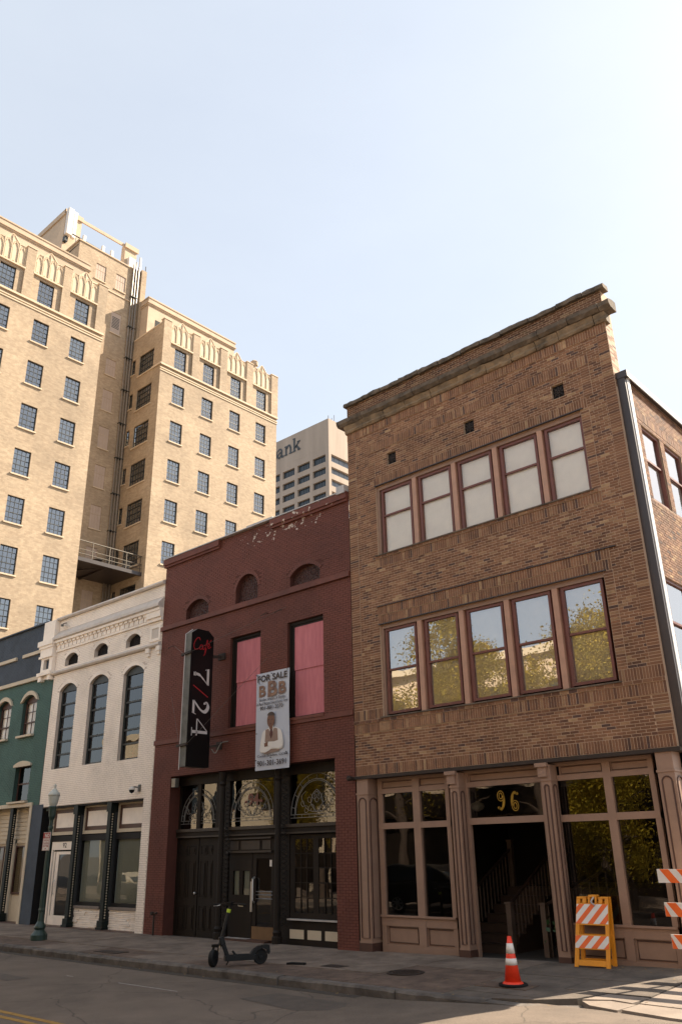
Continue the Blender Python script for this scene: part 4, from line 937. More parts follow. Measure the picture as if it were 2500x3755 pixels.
one('pipe', m_rust, lambda m: m.tube([(-16.66, 12.12, 0), (-16.66, 12.12, .42), (-16.66, 12.2, .44)], .022, 8), sp_)
one('valve', m_rust, lambda m: [m.tube([(-16.75, 12.1, .44), (-16.57, 12.1, .44)], .018, 8), m.lathe([(.035, 12.03), (.035, 12.1)], -16.66, 0, 8, ax='y', cz=.44)], sp_)
# ================================================================ white building, number 92
BW = thing('white_building', 'two-storey white painted brick building with three tall arched windows and corbelled cornice', 'building', (-19.8, 12.2, 0))
WX0, WX1 = -22.38, -17.17
WA = [(-21.83, -21.14, 6.75, 6.95, 7.1), (-20.3, -19.63, 6.76, 6.96, 7.11), (-18.76, -18.1, 6.76, 6.95, 7.1)]
WT = [(-21.95, -21.03, 3.88, 6.03, 6.22), (-20.37, -19.45, 3.88, 6.04, 6.23), (-18.74, -17.84, 3.86, 6.05, 6.23)]
SW_ = (-22.15, -17.47, -.05, 2.9, .3)
m = MB(); wall(m, 'y', 12.2045, WX0, WX1+.02, 0, 8.26, [SW_]+[(a, b, c, e, .14) for a, b, c, d, e in WA+WT])
for (a, b, c, d, e) in WA+WT: spandrel(m, a, b, d, e, 12.2015, 12.34)
m.box(WX0, WX1, 12.5, 24, 7.8, 7.9); m.box(WX0, WX1, 23.9, 24, 0, 7.9)
m.build('front_wall', m_whitejoint, BW)
L = []; ct = [SW_[:4], (-17.56, -17.28, 6.8, 7.06)]+[(a, b, c, d) for a, b, c, d, e in WA+WT]; sk = arch_skip(WA+WT)
running(L, WX0+.02, WX1, 0, 6.55, 0, 0, sk, ct); running(L, WX0+.02, WX1, 6.68, 7.28, 0, 0, sk, ct); running(L, WX0+.02, WX1, 7.88, 8.2, 0, 0, sk)
painted(BW, L, m_white, 12.2, jit=.0025)
voussoirs(BW, WA+WT, m_white, 12.2, .006, .1)
one('coping', m_whitegrey, lambda m: m.prism([(12.13, 8.2), (12.1, 8.24), (12.12, 8.29), (12.2, 8.33), (12.35, 8.33), (12.42, 8.25), (12.42, 8.2)], 'x', -22.45, WX1+.02), BW)
one('sloped_ledge', m_whitegrey, lambda m: m.prism([(12.21, 7.88), (12.04, 7.68), (12.03, 7.6), (12.08, 7.57), (12.21, 7.57)], 'x', -22.42, WX1-.0), BW)
bxp('cornice_band', m_white, BW, -22.42, WX1, 12.08, 12.21, 7.50, 7.57)
for k in range(21):    # corbel table
    x = -22.3+k*.2175
    m = MB(); m.box(x, x+.15, 12.12, 12.21, 7.43, 7.5); m.box(x+.02, x+.19, 12.15, 12.21, 7.30, 7.43); m.build('corbel', m_white, BW)
bxp('corbel_band', m_white, BW, -22.35, -17.75, 12.16, 12.21, 7.24, 7.30)
m = MB(); m.box(-17.78, WX1+.01, 12.1, 12.21, 7.33, 7.5); m.box(-17.74, WX1+.01, 12.14, 12.21, 7.24, 7.33); m.build('end_block', m_white, BW)
m = MB(); m.box(-17.66, -17.2, 12.17, 12.21, 7.06, 7.12); m.box(-17.66, -17.57, 12.17, 12.21, 6.72, 7.06); m.box(-17.27, -17.2, 12.17, 12.21, 6.72, 7.06); m.box(-17.57, -17.27, 12.17, 12.21, 6.72, 6.79); m.build('niche_frame', m_white, BW)
bxp('niche_back', m_whitegrey, BW, -17.57, -17.27, 12.19, 12.204, 6.79, 7.06)
one('string_course', m_whitegrey, lambda m: m.prism([(12.21, 6.69), (12.12, 6.66), (12.1, 6.6), (12.13, 6.56), (12.21, 6.56)], 'x', -22.4, WX1), BW)
for x in (-17.75, -17.3):
    m = MB(); m.box(x, x+.16, 12.13, 12.21, 6.44, 6.56); m.box(x+.04, x+.14, 12.15, 12.21, 6.35, 6.44); m.build('bracket', m_white, BW)
# left corner pilaster, corbelled out over the neighbour
m = MB(); m.box(-23.02, -22.38, 12.06, 12.4, 7.66, 8.24); m.box(-23.2, -22.36, 12.0, 12.4, 7.5, 7.66); m.box(-23.14, -22.37, 12.03, 12.4, 7.42, 7.5); m.box(-23.08, -22.38, 12.06, 12.4, 7.2, 7.42); m.box(-23.12, -22.37, 12.04, 12.4, 7.13, 7.2)
m.box(-23.02, -22.88, 12.09, 12.4, 6.7, 7.13); m.box(-22.56, -22.38, 12.09, 12.4, 6.7, 7.13); m.box(-22.88, -22.56, 12.09, 12.4, 7.08, 7.13); m.box(-22.88, -22.56, 12.09, 12.4, 6.7, 6.78)
m.box(-23.12, -22.36, 12.03, 12.4, 6.6, 6.7); m.box(-23.08, -22.9, 12.07, 12.4, 6.45, 6.6); m.box(-22.56, -22.4, 12.07, 12.4, 6.45, 6.6); m.box(-22.9, -22.56, 12.15, 12.4, 6.5, 6.6)
m.build('corner_pilaster', m_white, BW)
L = []; 
for (a, b, c, d, y) in ((-23.02, -22.38, 7.66, 8.24, 12.055),): running(L, a, b, c, d)
painted(BW, L, m_white, 12.06, single=0)
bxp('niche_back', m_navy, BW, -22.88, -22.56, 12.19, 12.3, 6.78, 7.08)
for (a, b, c, d, e) in WA:
    g = one('vent', m_dark, lambda m: m.box(a-.02, b+.02, 12.33, 12.34, c-.02, e+.02), BW)
    m = MB(); rr = random.Random(5)
    for i in range(int((b-a)/.05)):
        for j in range(7): m.tube([(a+.03+i*.05, 12.3, c+j*.05), (a+.055+i*.05, 12.3, c+.025+j*.05), (a+.03+i*.05, 12.3, c+.05+j*.05)], .006, 3)
    m.build('grille', m_rust, g)
for wi, (a, b, c, d, e) in enumerate(WT):
    y = 12.29; f_ = .045
    w_ = one('window', m_steel, lambda m: [m.box(a, a+f_+.02, y, y+.05, c, e), m.box(b-f_, b, y, y+.05, c, e), m.box(a, b, y, y+.045, c, c+f_), m.box(a, b, y-.01, y+.045, d-.03, e)], BW)
    n = 6; z0, z1 = c+f_, d-.03
    for i in range(n):
        q0, q1 = z0+(z1-z0)*i/n, z0+(z1-z0)*(i+1)/n; t = random.uniform(-.004, .004)
        MB().add([(a+f_, y+.03+t, q0), (b-f_, y+.03, q0), (b-f_, y+.03, q1), (a+f_, y+.03+t, q1)], [(0, 1, 2, 3)]).build('pane', m_glass4, w_)
        if i: bxp('glazing_bar', m_steel, w_, a+f_, b-f_, y+.0, y+.04, q0-.022, q0+.022)
    bxp('blind', m_bankglass, w_, a, b, y+.3, y+.31, c, e)  # dark sheet stands in for the dim room behind the panes
ww = thing('window_figures', 'small red and black ornaments standing on the inner sill of the rightmost tall window', 'ornament', (-18.3, 12.45, 3.95))
m = MB(); m.lathe([(.06, 3.92), (.035, 4.0), (.05, 4.06), (.02, 4.1), (.045, 4.15), (.01, 4.2)], -18.42, 12.47, 8); m.box(-18.6, -18.2, 12.42, 12.52, 3.9, 3.94); m.build('figure', m_redletter, ww)
m = MB(); m.lathe([(.05, 3.94), (.06, 3.98), (.02, 4.03), (.04, 4.08), (.01, 4.12)], -18.25, 12.47, 8); m.lathe([(.05, 3.94), (.05, 4.0), (.01, 4.07)], -18.58, 12.47, 8); m.build('figure', m_dark, ww)
# shopfront 92
m_stonejoint = mat('grimy_stone_joint', (.20, .165, .14), .9, .2, 5)
YB_ = 12.45; X_ = lambda x: kx(x, YB_); Z_ = lambda z: kz(z, YB_)
def kb(m, x0, x1, z0, z1, y0, y1): m.box(X_(x0), X_(x1), y0, y1, Z_(z0), Z_(z1))
bxp('reveal_shade', m_dark, BW, -22.152, -22.145, 12.195, 12.5, 0, 2.88)  # black sheet over the reveal stands in for its shade
one('lintel', m_dark, lambda m: m.box(-22.15, -17.47, 12.24, 12.5, 2.86, 2.9), BW)
one('shopfront_frame', m_dark, lambda m: [kb(m, -22.1, -21.52, 0, 2.9, YB_, YB_+.05), kb(m, -21.5, -17.2, 2.0, 2.14, YB_-.03, YB_+.05)]+[kb(m, a, b, -.02, 2.9, YB_-.02, YB_+.05) for a, b in ((-20.42, -19.98), (-18.85, -18.45))]+[kb(m, a, b, .5, .6, YB_-.03, YB_+.05) for a, b in ((-19.98, -18.85), (-18.45, -17.2))], BW)  # leftmost black board stands in for the shadowed gap by the pier
for (a, b) in ((-21.5, -20.42), (-19.98, -18.85), (-18.45, -17.2)):
    q = one('transom_frame', m_cream, lambda m: [kb(m, a, a+.05, 2.16, 2.86, YB_-.03, YB_+.02), kb(m, a+.05, b, 2.79, 2.86, YB_-.03, YB_+.02), kb(m, a+.05, b, 2.16, 2.24, YB_-.03, YB_+.02)], BW)
    one('inner_frame', m_tandark, lambda m: [kb(m, a+.05, b, 2.24, 2.79, YB_, YB_+.02)], q)
    one('transom_panel', m_white, lambda m: [kb(m, a+.17, b-.05, 2.34, 2.7, YB_-.012, YB_)], q)
for (a, b) in ((-19.98, -18.85), (-18.45, -17.2)):
    q = MB().add([(X_(a+.06), YB_+.02, Z_(.58)), (X_(b), YB_+.02, Z_(.58)), (X_(b), YB_+.02, Z_(2.0)), (X_(a+.06), YB_+.02, Z_(2.0))], [(0, 1, 2, 3)]).build('shop_pane', m_glass3, BW)
    bxp('roller_shade', m_shade, q, X_(a), X_(b), YB_+.06, YB_+.07, Z_(.55), Z_(2.05))
    bk = one('stone_riser', m_stonejoint, lambda m: [kb(m, a, b, -.02, .5, YB_-.04, YB_+.02), kb(m, a, b, .46, .52, YB_-.1, YB_-.04)], BW)
    z = .03; rr = random.Random(int(a*7))
    while z < .44:
        h_ = rr.choice([.035, .045, .06]); x = a
        while x < b-.02:
            l_ = min(rr.uniform(.12, .38), b-x); one('stone', m_white, lambda m: kb(m, x+.004, x+l_-.004, z+.003, min(z+h_-.003, .455), YB_-.04-rr.uniform(.012, .04), YB_-.04), bk); x += l_
        z += h_
for x in (-20.33, -18.79):
    yy = 12.3; xx = x*yy/12.2
    cl = one('column', m_blackgreen, lambda m: [m.box(xx-.11, xx+.11, yy-.09, yy+.1, -.02, .2), m.box(xx-.07, xx+.07, yy-.06, yy+.06, .2, 2.75), m.box(xx-.1, xx+.1, yy-.08, yy+.1, 2.66, 2.88), m.box(xx-.13, xx+.13, yy-.11, yy+.1, -.03, .06)], BW)
    m = MB()
    for k in range(40):
        z = .26+k*.06; m.prism([(yy-.022, z), (yy, z-.022), (yy+.022, z), (yy, z+.022)], 'x', xx+.07, xx+.074)
    m.build('lattice_hole_light', m_cream, cl)  # cream lozenges stand for light showing through the column's holes
q = one('door', m_white, lambda m: [kb(m, -21.42, -20.42, 1.8, 2.0, YB_-.02, YB_+.02), kb(m, -21.42, -21.36, -.02, 1.8, YB_-.02, YB_+.03), kb(m, -21.32, -21.25, 0, 1.76, YB_, YB_+.03), kb(m, -21.2, -21.06, 0, 1.76, YB_, YB_+.03), kb(m, -21.25, -21.2, 0, .25, YB_, YB_+.03), kb(m, -21.06, -20.4, 0, .26, YB_, YB_+.03), kb(m, -21.06, -20.4, 1.69, 1.76, YB_, YB_+.03), kb(m, -20.5, -20.4, .26, 1.69, YB_, YB_+.03)], BW)
one('door_gap', m_dark, lambda m: kb(m, -21.38, -20.42, 0, 1.8, YB_+.035, YB_+.05), q)
MB().add([(X_(-21.06), YB_+.02, Z_(.26)), (X_(-20.5), YB_+.02, Z_(.26)), (X_(-20.5), YB_+.02, Z_(1.69)), (X_(-21.06), YB_+.02, Z_(1.69))], [(0, 1, 2, 3)]).build('pane', m_glass, q)
one('door_handle', m_chrome, lambda m: [m.tube([(X_(-21.13), YB_-.01, Z_(.75)), (X_(-21.13), YB_-.05, Z_(.78)), (X_(-21.13), YB_-.05, Z_(1.05)), (X_(-21.13), YB_-.01, Z_(1.08))], .012, 6)], q)
m = MB(); text_on(m, '92', -20.88, -20.69, 1.85, 1.97, lambda a, b: (X_(a), YB_-.024, Z_(b)), ofs=.015); m.build('house_number', m_ink, q)
m = MB(); xi0, xi1, yi = -22.1, -17.2, 17
for q_ in ([(xi0,12.6,3.0),(xi0,yi,3.0),(xi1,yi,3.0),(xi1,12.6,3.0)], [(xi0,yi,0),(xi1,yi,0),(xi1,yi,3),(xi0,yi,3)], [(xi0,12.6,0),(xi0,yi,0),(xi0,yi,3),(xi0,12.6,3)], [(xi1,12.6,0),(xi1,12.6,3),(xi1,yi,3),(xi1,yi,0)]): m.add(q_, [(0, 1, 2, 3)])
m.build('shop_room', m_interior, BW)
bxp('doorstep', m_tandark, BW, -22.1, -17.5, 12.14, 12.5, -.05, .012)
def camera_(label, x, z, s):
    t = thing('security_camera', label, 'camera', (x, 12.2, z))
    one('mount', m_signgrey, lambda m: [m.box(x+.1*s, x+.17*s, 12.16, 12.2, z-.06*s, z+.1*s), m.tube([(x+.13*s, 12.17, z+.03*s), (x+.05*s, 12.1, z+.05*s), (x, 12.06, z+.02*s)], .018*s, 6)], t)
    one('dome', m_signwhite, lambda m: m.lathe([(.02*s, z+.06*s), (.075*s, z+.02*s), (.08*s, z-.02*s)], x, 12.06, 10), t)
    one('lens', m_dark, lambda m: m.lathe([(.07*s, z-.02*s), (.055*s, z-.07*s), (.01, z-.1*s)], x, 12.06, 10), t)
camera_('white dome security camera on the white wall just above the shopfront', -17.78, 3.12, 1)
t = thing('security_camera', 'small grey camera on a bracket under the coping of the white building', 'camera', (-21.9, 12.2, 8.0))
one('body', m_signgrey, lambda m: m.beam((-22.1, 12.12, 8.02), (-21.85, 12.0, 7.94), .07, .06), t)
one('arm', m_rust, lambda m: m.tube([(-21.98, 12.2, 8.08), (-21.98, 12.1, 8.04), (-21.95, 12.05, 7.99)], .012, 5), t)

# ================================================================ green building
BG = thing('green_building', 'navy painted brick building with flare-tinted lower wall and white arch hoods at the left edge', 'building', (-26.5, 12.2, 0))
GX0, GX1 = -31.5, -22.4
GW = [(x, x+.82, 4.98, 5.98, 6.14) for x in (-24.01, -25.56, -27.11, -28.66, -30.2)]
GL = [(x, x+.88, 3.12, 4.12, .2) for x in (-23.98, -26.2, -28.5)]
GS = (-31.0, -22.72, -.05, 2.98, .3)
m = MB(); wall(m, 'y', 12.2045, GX0, GX1, 0, 6.55, [GS]+GL+[(a, b, c, e, .16) for a, b, c, d, e in GW])
for (a, b, c, d, e) in GW: spandrel(m, a, b, d, e, 12.204, 12.36)
m.build('front_wall', m_tealjoint, BG)
m = MB(); wall(m, 'y', 12.2045, GX0, GX1, 6.66, 8.3, []); m.box(GX0, GX1, 12.5, 24, 7.8, 7.9); m.box(GX0, GX0+.1, 12.3, 24, 0, 8.2); m.box(GX0, GX1, 23.9, 24, 0, 7.9); m.build('upper_wall', m_navy, BG)
hs3 = inbox([GS[:4]]+[g[:4] for g in GL]); ak3 = arch_skip(GW)
L = []; running(L, GX0, GX1, 0, 6.55, 0, 0, ak3, [GS[:4]]+[g[:4] for g in GL]+[(a, b, c, d) for a, b, c, d, e in GW])
LB = [b for b in L if b[3] < 3.0 and b[0] > -22.8]; L = [b for b in L if not (b[3] < 3.0 and b[0] > -22.8)]
painted(BG, L, m_teal, 12.2, single=250); painted(BG, LB, m_navy, 12.2, single=0)
L = []; running(L, GX0, GX1-.7, 6.68, 8.28); painted(BG, L, m_navy, 12.2, single=0)
bxp('pier_facing', m_navy, BG, -22.72, -22.15, 12.19, 12.204, 0, 2.98)
bxp('string_course', m_cream, BG, GX0, -23.05, 12.12, 12.21, 6.56, 6.67)
for (a, b) in ((-24.35, -23.2), (-25.9, -24.75), (-27.5, -26.3), (-29.0, -27.85)): bxp('raised_band', m_cream, BG, a, b, 12.14, 12.21, 7.38, 7.48)
bxp('coping', m_navy, BG, GX0, -22.9, 12.12, 12.5, 8.27, 8.31)
for (a, b, c, d, e) in GW:
    p = arch_pts(a-.02, b+.02, d, e+.02, 12); q = arch_pts(a-.1, b+.1, d-.02, e+.14, 12)
    m = MB(); 
    for i in range(12): m.prism([p[i], p[i+1], q[i+1], q[i]], 'y', 12.14, 12.21)
    m.build('arch_hood', m_cream, BG)
    bxp('window_sill', m_cream, BG, a-.06, b+.04, 12.1, 12.3, c-.06, c)
    y = 12.3; w_ = one('window', m_tandark, lambda m: [m.box(a, a+.05, y, y+.05, c, e), m.box(b-.05, b, y, y+.05, c, e), m.box(a, b, y, y+.05, c, c+.04), m.box(a, b, y, y+.05, d-.04, e), m.box((a+b)/2-.012, (a+b)/2+.012, y+.01, y+.03, c, d), m.box(a, b, y-.01, y+.04, c+.36, c+.4), m.box(a, b, y+.01, y+.03, c+.68, c+.7)], BG)
    for (u0, u1) in ((a+.05, (a+b)/2-.012), ((a+b)/2+.012, b-.05)):
        for (v0, v1) in ((c+.04, c+.36), (c+.4, c+.68), (c+.7, d-.04)): MB().add([(u0, y+.02, v0), (u1, y+.02, v0), (u1, y+.02, v1), (u0, y+.02, v1)], [(0, 1, 2, 3)]).build('pane', m_glass3, w_)
    bxp('curtain', m_blind, w_, a, b, y+.07, y+.08, c, e)
for (a, b, c, d, _) in GL:
    y = 12.32; w_ = one('window', m_tandark, lambda m: [m.box(a, a+.05, y, y+.05, c, d), m.box(b-.05, b, y, y+.05, c, d), m.box(a, b, y, y+.05, c, c+.04), m.box(a, b, y, y+.05, d-.04, d), m.box(a, b, y-.01, y+.04, c+.47, c+.51)], BG)
    for (v0, v1) in ((c+.04, c+.47), (c+.51, d-.04)): MB().add([(a+.05, y+.02, v0), (b-.05, y+.02, v0), (b-.05, y+.02, v1), (a+.05, y+.02, v1)], [(0, 1, 2, 3)]).build('pane', m_glass, w_)
    bxp('room_gloom', m_interior, w_, a, b, y+.3, y+.32, c, d)
    p = arch_pts(a-.06, b+.05, d+.02, d+.12, 8)
    one('hood', m_cream, lambda m: m.prism([(a-.06, d-.04), (b+.05, d-.04)]+p[::-1], 'y', 12.14, 12.21), BG)
    bxp('window_sill', m_cream, BG, a-.12, b+.06, 12.1, 12.3, c-.05, c)
# shopfront of the green building
one('fascia', m_cream, lambda m: [m.box(GX0+.4, -22.72, 12.16, 12.24, 2.96, 3.06), m.box(-22.84, -22.72, 12.17, 12.4, -.02, 2.96)], BG)
YG = 12.4; X_ = lambda x: kx(x, YG); Z_ = lambda z: kz(z, YG)
def kb(m, x0, x1, z0, z1, y0, y1): m.box(X_(x0), X_(x1), y0, y1, Z_(z0), Z_(z1))
sf = one('shopfront_wall', m_cream, lambda m: [kb(m, -30.5, -22.5, -.02, 3.0, YG+.06, YG+.12)], BG)
for k in range(8): one('clapboard', m_cream, lambda m: [m.prism([(YG+.06, Z_(2.12+k*.11)), (YG+.035, Z_(2.12+k*.11)), (YG+.055, Z_(2.225+k*.11)), (YG+.06, Z_(2.225+k*.11))], 'x', X_(-30), X_(-22.5))], BG)
for (a, b) in ((-23.5, -22.6), (-24.75, -23.95), (-26.4, -25.4), (-28, -27)):
    q = one('window_surround', m_cream, lambda m: [kb(m, a, a+.09, .02, 2.1, YG+.02, YG+.06), kb(m, b-.09, b, .02, 2.1, YG+.02, YG+.06), kb(m, a, b, 2.0, 2.1, YG+.02, YG+.06), kb(m, a+.09, b-.09, .02, .7, YG+.04, YG+.06)], BG)
    w_ = one('window', m_tandark, lambda m: [kb(m, a+.1, a+.14, .72, 1.94, YG+.0, YG+.06), kb(m, b-.14, b-.1, .72, 1.94, YG, YG+.06), kb(m, a+.14, b-.14, 1.9, 1.94, YG, YG+.06), kb(m, a+.14, b-.14, .72, .76, YG, YG+.06)], BG)
    MB().add([(X_(a+.14), YG+.03, Z_(.76)), (X_(b-.14), YG+.03, Z_(.76)), (X_(b-.14), YG+.03, Z_(1.9)), (X_(a+.14), YG+.03, Z_(1.9))], [(0, 1, 2, 3)]).build('pane', m_glass, w_)
for x in (-23.78, -25.1, -26.8):
    yy = 12.27; xx = x*yy/12.2
    cl = one('column', m_blackgreen, lambda m: [m.box(xx-.12, xx+.12, yy-.09, yy+.1, -.02, .22), m.box(xx-.08, xx+.08, yy-.06, yy+.06, .22, 2.96)], BG)
    m = MB()
    for k in range(42):
        z = .3+k*.06; m.prism([(yy-.022, z), (yy, z-.022), (yy+.022, z), (yy, z+.022)], 'x', xx+.08, xx+.084)
    m.build('lattice_hole_light', m_cream, cl)  # pale lozenges again imitate light through the holes
bxp('doorstep', m_tandark, BG, -30.5, -22.8, 12.2, 12.5, -.05, .02)

# ================================================================ hanging sign 7/24
sg = thing('hanging_sign', 'tall black projecting sign with white 7/24 and red script on the red wall', 'sign', (-14.86, 11.9, 3.4))
sx0, sx1 = -14.97, -14.75
prof = [(11.3, 3.38), (11.94, 3.38), (11.94, 6.3), (11.78, 6.42), (11.46, 6.42), (11.3, 6.31)]
one('box', m_signgrey, lambda m: m.prism(prof, 'x', sx0, sx1), sg)
one('face', m_signblack, lambda m: m.prism([(y+(.0 if y > 11.5 else .002), z) for y, z in prof], 'x', sx1, sx1+.006), sg)
fx = lambda a, b: (sx1+.0085, a, b)
def dig(a, b): return (11.41+b, a)          # helper: a runs down the sign, b towards the wall
def dg(z0):                                   # digits lie on their side: a = along reading direction (down), b = up of the digit (towards wall)
    return lambda a, b: (sx1+.0085, 11.405+b, z0-a)
m = MB()
f = dg(5.54)   # 7
m.add([f(.0, .44), f(.03, .33), f(.05, .33), f(.03, .37), f(.06, .375), f(.36, .375), f(.38, .44)], [(0, 1, 2, 3, 4), (0, 4, 5, 6)])
ribbon(m, curve([(.37, .41), (.27, .3), (.17, .17), (.15, .04)], 5), [.02]*6+[.035]*4+[.06]*4+[.085, .1], f)
m.lathe([(.0001, sx1+.007), (.05, sx1+.0085), (.0001, sx1+.009)], 0, 0, 10, ax='x') if 0 else None
ribbon(m, [(.115, .035), (.195, .035)], .075, f)
f = dg(4.83)   # 2
ribbon(m, curve([(.06, .35), (.05, .40), (.10, .435), (.19, .43), (.26, .35), (.23, .24), (.12, .12), (.03, .045)], 5), [.03]*4+[.03, .035]*2+[.04, .045, .055, .07, .08]+[.085]*7+[.075, .065, .055, .05]+[.04]*8+[.03]*20, f)
ribbon(m, [(.06, .345), (.10, .345)], .06, f); ribbon(m, [(.03, .035), (.3, .035)], .06, f); ribbon(m, [(.29, .0), (.335, .11)], [.03, .012], f)
f = dg(4.4)    # 4
ribbon(m, [(.0, .16), (.26, .45)], .02, f); ribbon(m, [(.0, .15), (.36, .15)], .03, f); ribbon(m, [(.28, .01), (.28, .45)], .062, f); ribbon(m, [(.19, .015), (.37, .015)], .02, f)
m.build('figures', m_letter, sg)
m = MB(); ribbon(m, [(.02, .0), (.25, .43)], .022, dg(5.15)); 
g_ = lambda a, b: (sx1+.0085, 11.33+a, 5.9+b)
for st in ([(.2, .28), (.17, .34), (.1, .3), (.04, .16), (.06, .05), (.14, .06), (.2, .12)], [(.28, .16), (.22, .17), (.19, .08), (.24, .07), (.28, .15), (.28, .07), (.32, .09)], [(.33, .1), (.4, .26), (.39, .32), (.36, .2), (.33, -.02), (.3, -.08), (.34, -.03), (.37, .11)], [(.40, .13), (.45, .19), (.44, .24), (.4, .17), (.43, .12), (.5, .17)], [(.46, .29), (.5, .34)], [(.3, .17), (.42, .2)]):
    ribbon(m, curve([(a*1.08, b*.95) for a, b in st], 4), .019, g_)
m.build('script_and_slash', m_redletter, sg)
one('neon_tube', m_letter, lambda m: m.tube([(-14.93, 11.27, 3.32), (-14.93, 11.27, 6.3), (-14.93, 11.46, 6.44)], .008, 5), sg)
one('lower_bracket', m_rust, lambda m: [m.beam((-15.05, 11.28, 3.82), (-14.7, 11.28, 3.84), .05), m.beam((-14.8, 11.9, 3.82), (-14.72, 12.2, 3.88), .05), m.box(-14.8, -14.62, 12.17, 12.2, 3.78, 3.95)], sg)
one('upper_bracket', m_rust, lambda m: [m.beam((-15.05, 11.28, 5.83), (-14.7, 11.28, 5.86), .05), m.beam((-14.78, 11.9, 5.84), (-14.74, 12.2, 5.88), .06), m.box(-14.83, -14.6, 12.16, 12.2, 5.8, 5.95)], sg)
one('back_post', m_dark, lambda m: m.box(-15.07, -15.03, 11.62, 11.68, 3.6, 5.9), sg)
one('stay_wire', m_signgrey, lambda m: [m.tube([(-14.73, 11.3, 3.85), (-13.2, 12.2, 5.6)], .004, 3), m.tube([(-14.73, 11.3, 5.87), (-12.6, 12.2, 6.65)], .004, 3), m.tube([(-15.0, 11.3, 3.85), (-16.6, 12.2, 5.2)], .003, 3), m.tube([(-15.0, 11.3, 5.85), (-16.6, 12.2, 6.45)], .004, 3)], sg)
one('cable', m_pipe, lambda m: m.tube(curve([(-14.74, 12.0, 3.78), (-14.7, 12.08, 3.7), (-14.6, 12.14, 3.9), (-14.4, 12.18, 3.93)], 4), .012, 5), sg)

# ================================================================ for-sale banner
bn = thing('sale_banner', 'pale vertical for sale banner with phone numbers and a portrait hanging on the red wall', 'banner', (-12.9, 12.08, 3.2))
bx0, bx1, bz0, bz1, by = -13.38, -12.36, 3.22, 5.245, 12.08
def cloth(m):
    nx, nz = 8, 14
    m.add([(bx0+(bx1-bx0)*i/nx, by+.012*math.sin(i*.9)*math.sin(j*.5)-.01*(j/nz), bz0+(bz1-bz0)*j/nz) for j in range(nz+1) for i in range(nx+1)], [(j*(nx+1)+i, j*(nx+1)+i+1, (j+1)*(nx+1)+i+1, (j+1)*(nx+1)+i) for j in range(nz) for i in range(nx)])
o = one('cloth', m_vinyl, cloth, bn, smooth=True)
PB = lambda d: (lambda a, b: (bx0+(bx1-bx0)*a, by-.026-d, bz0+(bz1-bz0)*b))
m = MB(); f = PB(0)
for tx, a0, a1, b0, b1, of in (('FOR SALE', .05, .95, .905, .975, .03), ('901-881-2070', .14, .83, .605, .645, .014), ('901-301-3691', .08, .93, .04, .095, .02), ('Curtis Braden, CCIM', .08, .97, .125, .152, .014), ('Braden, Braden, & Braden', .12, .90, .695, .73, .004), ('A Real Estate Investment Firm', .03, .97, .655, .69, .004)):
    m = MB(); text_on(m, tx, a0, a1, b0, b1, f, ofs=of); m.build('lettering', m_ink, bn)
for a0, a1, b0, b1 in ((.10, .31, .745, .865), (.70, .92, .745, .875), (.37, .66, .735, .9)):
    m = MB(); text_on(m, 'B', a0, a1, b0, b1, f, ofs=.035); m.build('logo_letter', m_copper, bn)
m_skin = mat('printed_skin', (.16, .07, .04), .6, .12, 9); m_vest = mat('printed_vest', (.26, .17, .13), .6, .12, 9); m_tie = mat('printed_tie', (.09, .025, .02), .6, .1, 9)
def pol(pts, m_, d, nm):
    n = len(pts); c = (sum(p[0] for p in pts)/n, sum(p[1] for p in pts)/n); f = PB(d)
    MB().add([f(*p) for p in pts], [tuple(range(n))]).build(nm, m_, bn)
el = lambda cx, cy, rx, ry, a0=0, a1=6.283, n=20: [(cx+rx*math.cos(a0+(a1-a0)*i/n), cy+ry*math.sin(a0+(a1-a0)*i/n)) for i in range(n)]
pol([(.3, .155), (.74, .17), (.74, .24), (.3, .24)], m_vest, .002, 'portrait_waist')
pol(curve([(.33, .40), (.24, .38), (.19, .3), (.16, .21), (.2, .175), (.34, .17), (.5, .2), (.78, .19), (.86, .23), (.84, .3), (.79, .37), (.7, .4), (.6, .415), (.42, .415)], 3), m_signwhite, .004, 'portrait_shirt')
pol([(.33, .40), (.42, .405), (.5, .34), (.58, .41), (.68, .395), (.7, .28), (.62, .265), (.34, .265), (.31, .28)], m_vest, .006, 'portrait_vest')
pol([(.43, .415), (.5, .375), (.57, .415), (.56, .44), (.44, .44)], m_signwhite, .008, 'portrait_collar')
pol([(.47, .40), (.53, .40), (.545, .34), (.5, .30), (.455, .34)], m_tie, .010, 'portrait_tie')
pol(el(.49, .49, .115, .075), m_skin, .012, 'portrait_head'); pol([(.43, .44), (.55, .44), (.54, .405), (.5, .39), (.45, .405)], m_skin, .011, 'portrait_neck')
pol(el(.49, .53, .118, .045, 0, 3.1416, 12), m_ink, .014, 'portrait_hair')
for x in (.44, .53): pol(el(x, .497, .022, .005), m_ink, .015, 'portrait_eye')
pol(el(.485, .452, .03, .004), m_tie, .015, 'portrait_mouth')
pol([(.30, .265), (.41, .27), (.42, .235), (.31, .225)], m_skin, .014, 'portrait_hand')
pol(curve([(.16, .21), (.2, .18), (.36, .175), (.5, .2), (.46, .225), (.3, .225)], 3), m_signwhite, .013, 'portrait_arm'); pol(curve([(.42, .275), (.42, .23), (.6, .205), (.8, .2), (.85, .24), (.78, .28), (.6, .27)], 3), m_signwhite, .015, 'portrait_arm')
for (a, b) in ((.03, .985), (.5, .975), (.97, .985), (.13, .89), (.06, .37), (.95, .155), (.06, .1), (.5, .115)): one('eyelet', m_dark, lambda m: m.lathe([(.009, by-.055), (.009, by-.03)], bx0+(bx1-bx0)*a, 0, 6, ax='y', cz=bz0+(bz1-bz0)*b), bn)
